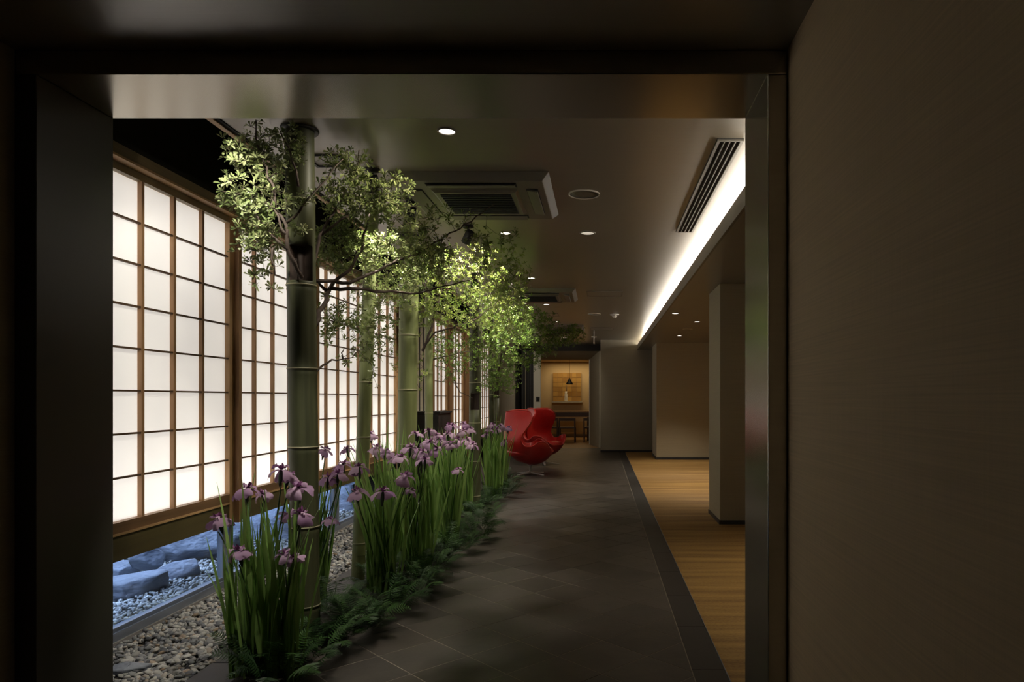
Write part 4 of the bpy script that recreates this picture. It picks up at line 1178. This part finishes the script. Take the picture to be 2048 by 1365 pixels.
# slot diffuser
t = empty('slot_diffuser', (0.615, 3.62, Z_C)); tag(t, 'long four slot air diffuser beside the glowing cove', 'diffuser')
MB().box(0, 0.14, 0, 2.0, -0.004, 0).build('backing', M['acdark'], t)
MB().box(0, 0.016, 0, 2.0, -0.013, -0.004).box(0.124, 0.14, 0, 2.0, -0.013, -0.004).box(0.016, .124, 0, 0.012, -0.013, -0.004).box(0.016, .124, 1.988, 2.0, -0.013, -0.004).build('frame', M['acbody'], t)
for k in range(3):
    MB().box(0.038 + k * 0.029, 0.044 + k * 0.029, 0.012, 1.988, -0.014, -0.004).build('slat', M['acbody'], t)

# ceiling spotlights
def spotlight(x, y, tgt, label, watts, c=(1.0, 0.95, 0.82), ang=75):
    t = empty('ceiling_spotlight', (x, y, Z_C)); tag(t, label, 'spotlight', None)
    d = (Vector(tgt) - Vector((x, y, Z_C - 0.09))).normalized()
    MB().lathe([(0.045, 0), (0.045, -0.012), (0.02, -0.02)], 20).build('mount', M['black'], t)
    MB().tube([(0, 0, -0.015), (0, 0, -0.07)], 0.008, 8).build('arm', M['black'], t)
    q = d.to_track_quat('-Z', 'Y')
    b = MB().lathe([(0.032, 0.055), (0.036, 0.04), (0.036, -0.05), (0.033, -0.05), (0.030, 0.0)], 20)
    o = b.build('lamp_head', M['black'], t, loc=(0, 0, -0.09)); o.rotation_euler = q.to_euler()
    ln = MB().lathe([(0.029, -0.002), (0.001, -0.004)], 16).build('bulb', lens, o)
    p = Vector((x, y, Z_C - 0.09)) + d * 0.06
    spot('spotlight lamp', p, tgt, watts, c, ang, 0.5, 0.025)
spotlight(-1.36, 4.10, (-1.45, 4.75, 0.6), 'black ceiling spotlight just right of the nearest bamboo top, aimed down at the irises', SPOT_W * 0.9, ang=66)
spotlight(-1.42, 2.76, (-1.83, 3.30, 2.08), 'black ceiling spotlight hidden above the opening, lighting the first branch', SPOT_W * 0.75, ang=60)
spotlight(-1.02, 2.80, (-1.45, 3.12, 0.7), 'added unseen black spotlight above the opening, brightening the frontmost irises', SPOT_W * 1.2, ang=46)  # extra lamp out of view, added to lift the dark front irises
spotlight(-1.32, 4.78, (-1.45, 4.5, 0.8), 'black ceiling spotlight left of the first ceiling cassette', SPOT_W)
spotlight(-1.05, 5.45, (-1.55, 5.9, 1.8), 'black ceiling spotlight hidden in leaves behind the first cassette', SPOT_W * 0.45, ang=100)
spotlight(-1.10, 6.6, (-1.5, 6.4, 0.8), 'black ceiling spotlight hidden above the bright crown', SPOT_W * .9, ang=90)
spotlight(-1.05, 7.9, (-1.35, 8.2, 1.4), 'black ceiling spotlight hidden above the deep green crown', SPOT_W * 1.6, ang=100)
spotlight(-1.2, 10.2, (-1.45, 9.6, 0.6), 'black ceiling spotlight over the farthest irises', SPOT_W * .8, ang=80)

for x, y, lab in ((-1.57, 3.95, 'black square recessed fitting in the ceiling right of the nearest bamboo top'), (-1.32, 4.78, 'black square recessed fitting in the ceiling left of the first cassette')):
    t = empty('recessed_light_frame', (x, y, Z_C)); tag(t, lab, 'light')
    f = MB()
    for a in (-1, 1):
        f.box(a * 0.09 - 0.008, a * 0.09 + 0.008, -0.098, 0.098, -0.010, 0); f.box(-0.082, 0.082, a * 0.09 - 0.008, a * 0.09 + 0.008, -0.010, 0)
    f.build('frame', M['black'], t)
    MB().box(-0.082, 0.082, -0.082, 0.082, -0.003, 0).build('plate', M['acbody'], t)

# emergency sign hanging near the end
t = empty('hanging_sign', (-0.13, 13.8, Z_C)); tag(t, 'small white hanging sign seen edge on, left of the end wall', 'sign')
MB().tube([(0, 0, 0), (0, 0, -0.12)], 0.008, 8).build('rod', M['white'], t)
MB().box(-0.055, 0.055, -0.03, 0.03, -0.14, -0.12).build('bracket', M['white'], t)
MB().box(-0.012, 0.012, -0.12, 0.12, -0.27, -0.14).build('panel', M['white'], t)

# cove light strip
cs_ = MB().add([(0.985, YF + 0.02, 2.485), (1.03, YF + 0.02, 2.485), (1.03, YF + 0.02, 2.535), (0.985, YE - 0.02, 2.485), (1.03, YE - 0.02, 2.485), (1.03, YE - 0.02, 2.535)],
              [(0, 1, 2), (5, 4, 3), (0, 3, 4, 1), (1, 4, 5, 2), (2, 5, 3, 0)])
cs_.box(1.0, 1.03, YF + 0.02, YE - 0.02, Z_L + 0.03, 2.485)
t = cs_.build('cove_light_strip', emit('cove led', (1.0, 0.93, 0.82), COVE_EMIT))
tag(t, 'long white light strip hidden in the ceiling cove', 'light')

# ------------------------------------------------------------------ red chairs
def egg_surface(off=0.0):
    """shell as a grid: angle around x height fraction; chair faces +X"""
    nt, nv = 72, 26
    def smooth(a, b, x):
        u = min(1, max(0, (x - a) / (b - a))); return u * u * (3 - 2 * u)
    pts = []
    for i in range(nt):
        th = 2 * PI * i / nt            # 0 = front (+X), pi = back
        b = abs((th + PI) % (2 * PI) - PI)   # angle away from front 0..pi
        d = math.degrees(b)
        # rim height: seat front, arms, notch, wings, back
        front = 0.385
        arm = 0.565
        notch = 0.485
        back = 1.07
        h = front + (arm - front) * smooth(22, 62, d)
        h = h + (notch - arm) * smooth(66, 88, d)
        h = h + (back - notch) * smooth(98, 142, d)
        h -= 0.035 * smooth(150, 180, d)
        for j in range(nv):
            v = j / (nv - 1)
            z = 0.15 + (h - 0.15) * v ** 0.8
            # horizontal radius of the egg at this height
            zz = (z - 0.15)
            r = 0.43 * math.sqrt(max(0.0, 1 - (1 - min(zz / 0.44, 1)) ** 2)) if zz < 0.44 else 0.43 - 0.09 * ((zz - 0.44) / 0.46) ** 1.6
            cxo = -0.05 * 0 - 0.10 * max(0, zz - 0.1) ** 1.2      # leans backward
            ry = r
            rx = r * (0.95 if d > 90 else 1.02)
            # wings flare out toward the front at the top sides
            if z > 0.55 and d > 85:
                k = smooth(0.55, 0.98, z) * smooth(85, 105, d) * (1 - smooth(128, 176, d))
                ry += 0.03 * k; cxo += 0.32 * k
            # arms lean out
            if d < 95:
                k = smooth(0.36, 0.55, z) * smooth(30, 65, d); ry += 0.03 * k
            pts.append(Vector((cxo + (rx + off) * math.cos(th), (ry + off) * math.sin(th), z)))
    return pts, nt, nv
def egg_chair(x, y, rz, label):
    t = empty('lounge_chair', (x, y, 0), rz); tag(t, label, 'chair', 'red swivel lounge chairs')
    pts, nt, nv = egg_surface()
    mb = MB(); fs = []
    for i in range(nt):
        i2 = (i + 1) % nt
        for j in range(nv - 1):
            fs.append((i * nv + j, i2 * nv + j, i2 * nv + j + 1, i * nv + j + 1))
    mb.add(pts, fs, 0, True)
    o = mb.build('shell', M['leather'], t)
    m = o.modifiers.new('thick', 'SOLIDIFY'); m.thickness = 0.045; m.offset = -1
    m = o.modifiers.new('sub', 'SUBSURF'); m.levels = 1; m.render_levels = 1
    rim = [pts[i * nv + nv - 1] + Vector((0, 0, 0.001)) for i in range(nt)]; rim.append(rim[0])
    MB().tube(rim, 0.006, 6).build('piping', M['leatherpipe'], t)
    # seat cushion
    cs = MB(); prof = []
    n = 40; vs_ = []
    rings = [(0.05, 0.445), (0.25, 0.45), (0.34, 0.438), (0.365, 0.41), (0.36, 0.36), (0.30, 0.33)]
    for r, z in rings:
        for k in range(n):
            a = 2 * PI * k / n
            vs_.append((-0.02 + r * math.cos(a) * 1.08, r * math.sin(a), z - 0.03 * (1 - math.cos(a)) * 0.5 * (r / .36)))
    cs.add(vs_, [(i * n + k, (i + 1) * n + k, (i + 1) * n + (k + 1) % n, i * n + (k + 1) % n) for i in range(len(rings) - 1) for k in range(n)], 0, True)
    cs.f.append(tuple(range(n))); cs.m.append(0); cs.sm.append(True)
    cs.build('seat_cushion', M['leather'], t)
    # pedestal
    MB().lathe([(0.018, 0.045), (0.018, 0.14), (0.05, 0.17), (0.09, 0.19)], 20).build('column', M['chrome'], t)
    leg = MB(); leg.add([(0.0, -0.022, 0.028), (0.0, 0.022, 0.028), (0.30, 0.016, 0.004), (0.30, -0.016, 0.004), (0.0, -0.022, 0.055), (0.0, 0.022, 0.055), (0.30, 0.014, 0.018), (0.30, -0.014, 0.018)],
        [(0, 1, 2, 3), (4, 7, 6, 5), (0, 3, 7, 4), (1, 5, 6, 2), (2, 6, 7, 3), (0, 4, 5, 1)])
    lm = leg.mesh('leg', M['chrome'])
    for k in range(4): link('leg', lm, t, (0, 0, 0), (0, 0, k * PI / 2 + PI / 4))
    MB().lathe([(0.03, 0.02), (0.032, 0.05), (0.02, 0.062)], 16).build('hub', M['chrome'], t)
    return t
egg_chair(-1.155, 11.35, math.radians(6), 'front red leather egg-shaped lounge chair beside the irises')
egg_chair(-1.08, 13.1, math.radians(-36), 'second red leather egg-shaped lounge chair, half hidden behind the first one')

# ------------------------------------------------------------------ dining room furniture
YR = 20.4
t = empty('dining_table', (-1.35, YR, 0)); tag(t, 'long dark wooden counter table inside the lit far room', 'table')
MB().box(-1.2, 1.7, 0, 0.8, 0.84, 0.885).build('tabletop', M['wood'], t)
MB().box(-1.18, 1.68, 0.005, 0.78, 0.72, 0.84).build('apron', M['darkwood'], t)
MB().box(-1.18, 1.68, -0.005, 0.005, 0.70, 0.72).build('edge_strip', M['wood'], t)
for x in (-1.15, 0.95, 1.6):
    for y in (0.05, 0.70): MB().box(x, x + 0.07, y, y + 0.07, 0, 0.72).build('leg', M['darkwood'], t)
def dchair(x, y, label):
    t = empty('dining_chair', (x, y, 0)); tag(t, label, 'chair', 'chairs at the far table')
    MB().box(-0.22, 0.22, -0.2, 0.2, 0.40, 0.44).build('seat', M['darkwood'], t, bevel=0.005)
    for sx in (-1, 1):
        MB().box(sx * 0.22 - 0.02, sx * 0.22 + 0.02, -0.22, -0.18, 0, 0.70).build('leg', M['darkwood'], t)
        MB().box(sx * 0.22 - 0.02, sx * 0.22 + 0.02, 0.16, 0.20, 0, 0.42).build('leg', M['darkwood'], t)
        MB().box(sx * 0.22 - 0.015, sx * 0.22 + 0.015, -0.2, 0.2, 0.18, 0.21).build('stretcher', M['darkwood'], t)
    MB().box(-0.24, 0.24, -0.225, -0.19, 0.62, 0.70).build('backrest', M['darkwood'], t, bevel=0.005)
dchair(-0.95, 19.75, 'left dark dining chair in front of the far table')
dchair(-0.20 - 0.05, 19.85, 'right dark dining chair at the edge of the far doorway')
dchair(-1.45, 19.8, 'dark dining chair behind the red chairs in the far room')
# low bright shelf line
t = MB().box(-3.0, 1.0, 22.3, 22.46, 0.12, 0.16).build('wall_bench', M['wood']); tag(t, 'low pale bench along the far room back wall', 'bench')
# picture of gold squares
t = empty('wall_picture', P(1106, 803, 22.46)); t.location.y = 22.44; tag(t, 'square gold leaf wall picture of small tiles in the far room', 'picture')
W_ = 0.92
MB().box(0, W_, 0, 0.04, 0, W_).build('panel', M['wood'], t)
gm = MB().box(0.002, W_ / 6 - 0.008, -0.010, 0, 0.002, W_ / 6 - 0.008).mesh('gold_square', M['gold'])
for i in range(6):
    for j in range(6): link('gold_square', gm, t, (i * W_ / 6 + .004, 0, j * W_ / 6 + .004))
t = MB().box(-0.03, W_ + 0.03, -0.16, 0.198, -0.035, 0).build('picture_ledge', M['doorwhite'], loc=P(1106, 803.5, 22.3)); tag(t, 'narrow pale ledge under the gold picture', 'ledge')
t = empty('vase', P(1132, 803, 22.25)); t.location.z += 0.0; tag(t, 'slim white vase on the ledge before the gold picture', 'vase')
MB().lathe([(0.05, 0), (0.055, 0.02), (0.048, 0.2), (0.035, 0.26), (0.042, 0.31), (0.03, 0.315)], 20).build('body', M['white'], t)
MB().tube([(0, 0, 0.28), (0.01, 0, 0.4), (0.0, 0, 0.52)], 0.012, 6).build('twig', M['branch'], t)
xp = P(1139, 750, 20.6)
t = empty('pendant_lamp', (xp[0], 20.6, 2.45)); tag(t, 'black cone pendant lamp hanging before the gold picture', 'lamp')
MB().tube([(0, 0, 0), (0, 0, -0.60)], 0.006, 6).build('cord', M['black'], t)
MB().lathe([(0.02, -0.58), (0.03, -0.62), (0.10, -0.74), (0.105, -0.77), (0.09, -0.765)], 20, caps=False).build('lamp_shade', M['black'], t)
MB().lathe([(0.02, -0.64), (0.04, -0.70), (0.03, -0.74), (0.002, -0.75)], 12).build('bulb', emit('warm bulb', (1, 0.75, 0.4), 4), t)
area('far room ceiling light', (-0.9, 21.9, 2.42), (0, 0, 0), 1.6, 0.5, ROOM_W, (1.0, 0.74, 0.40))
spot('far room wash on the floor', (-1.0, 20.0, 2.4), (-1.0, 20.2, 0), ROOM_W, (1.0, 0.74, 0.42), 110, 0.7, 0.1)
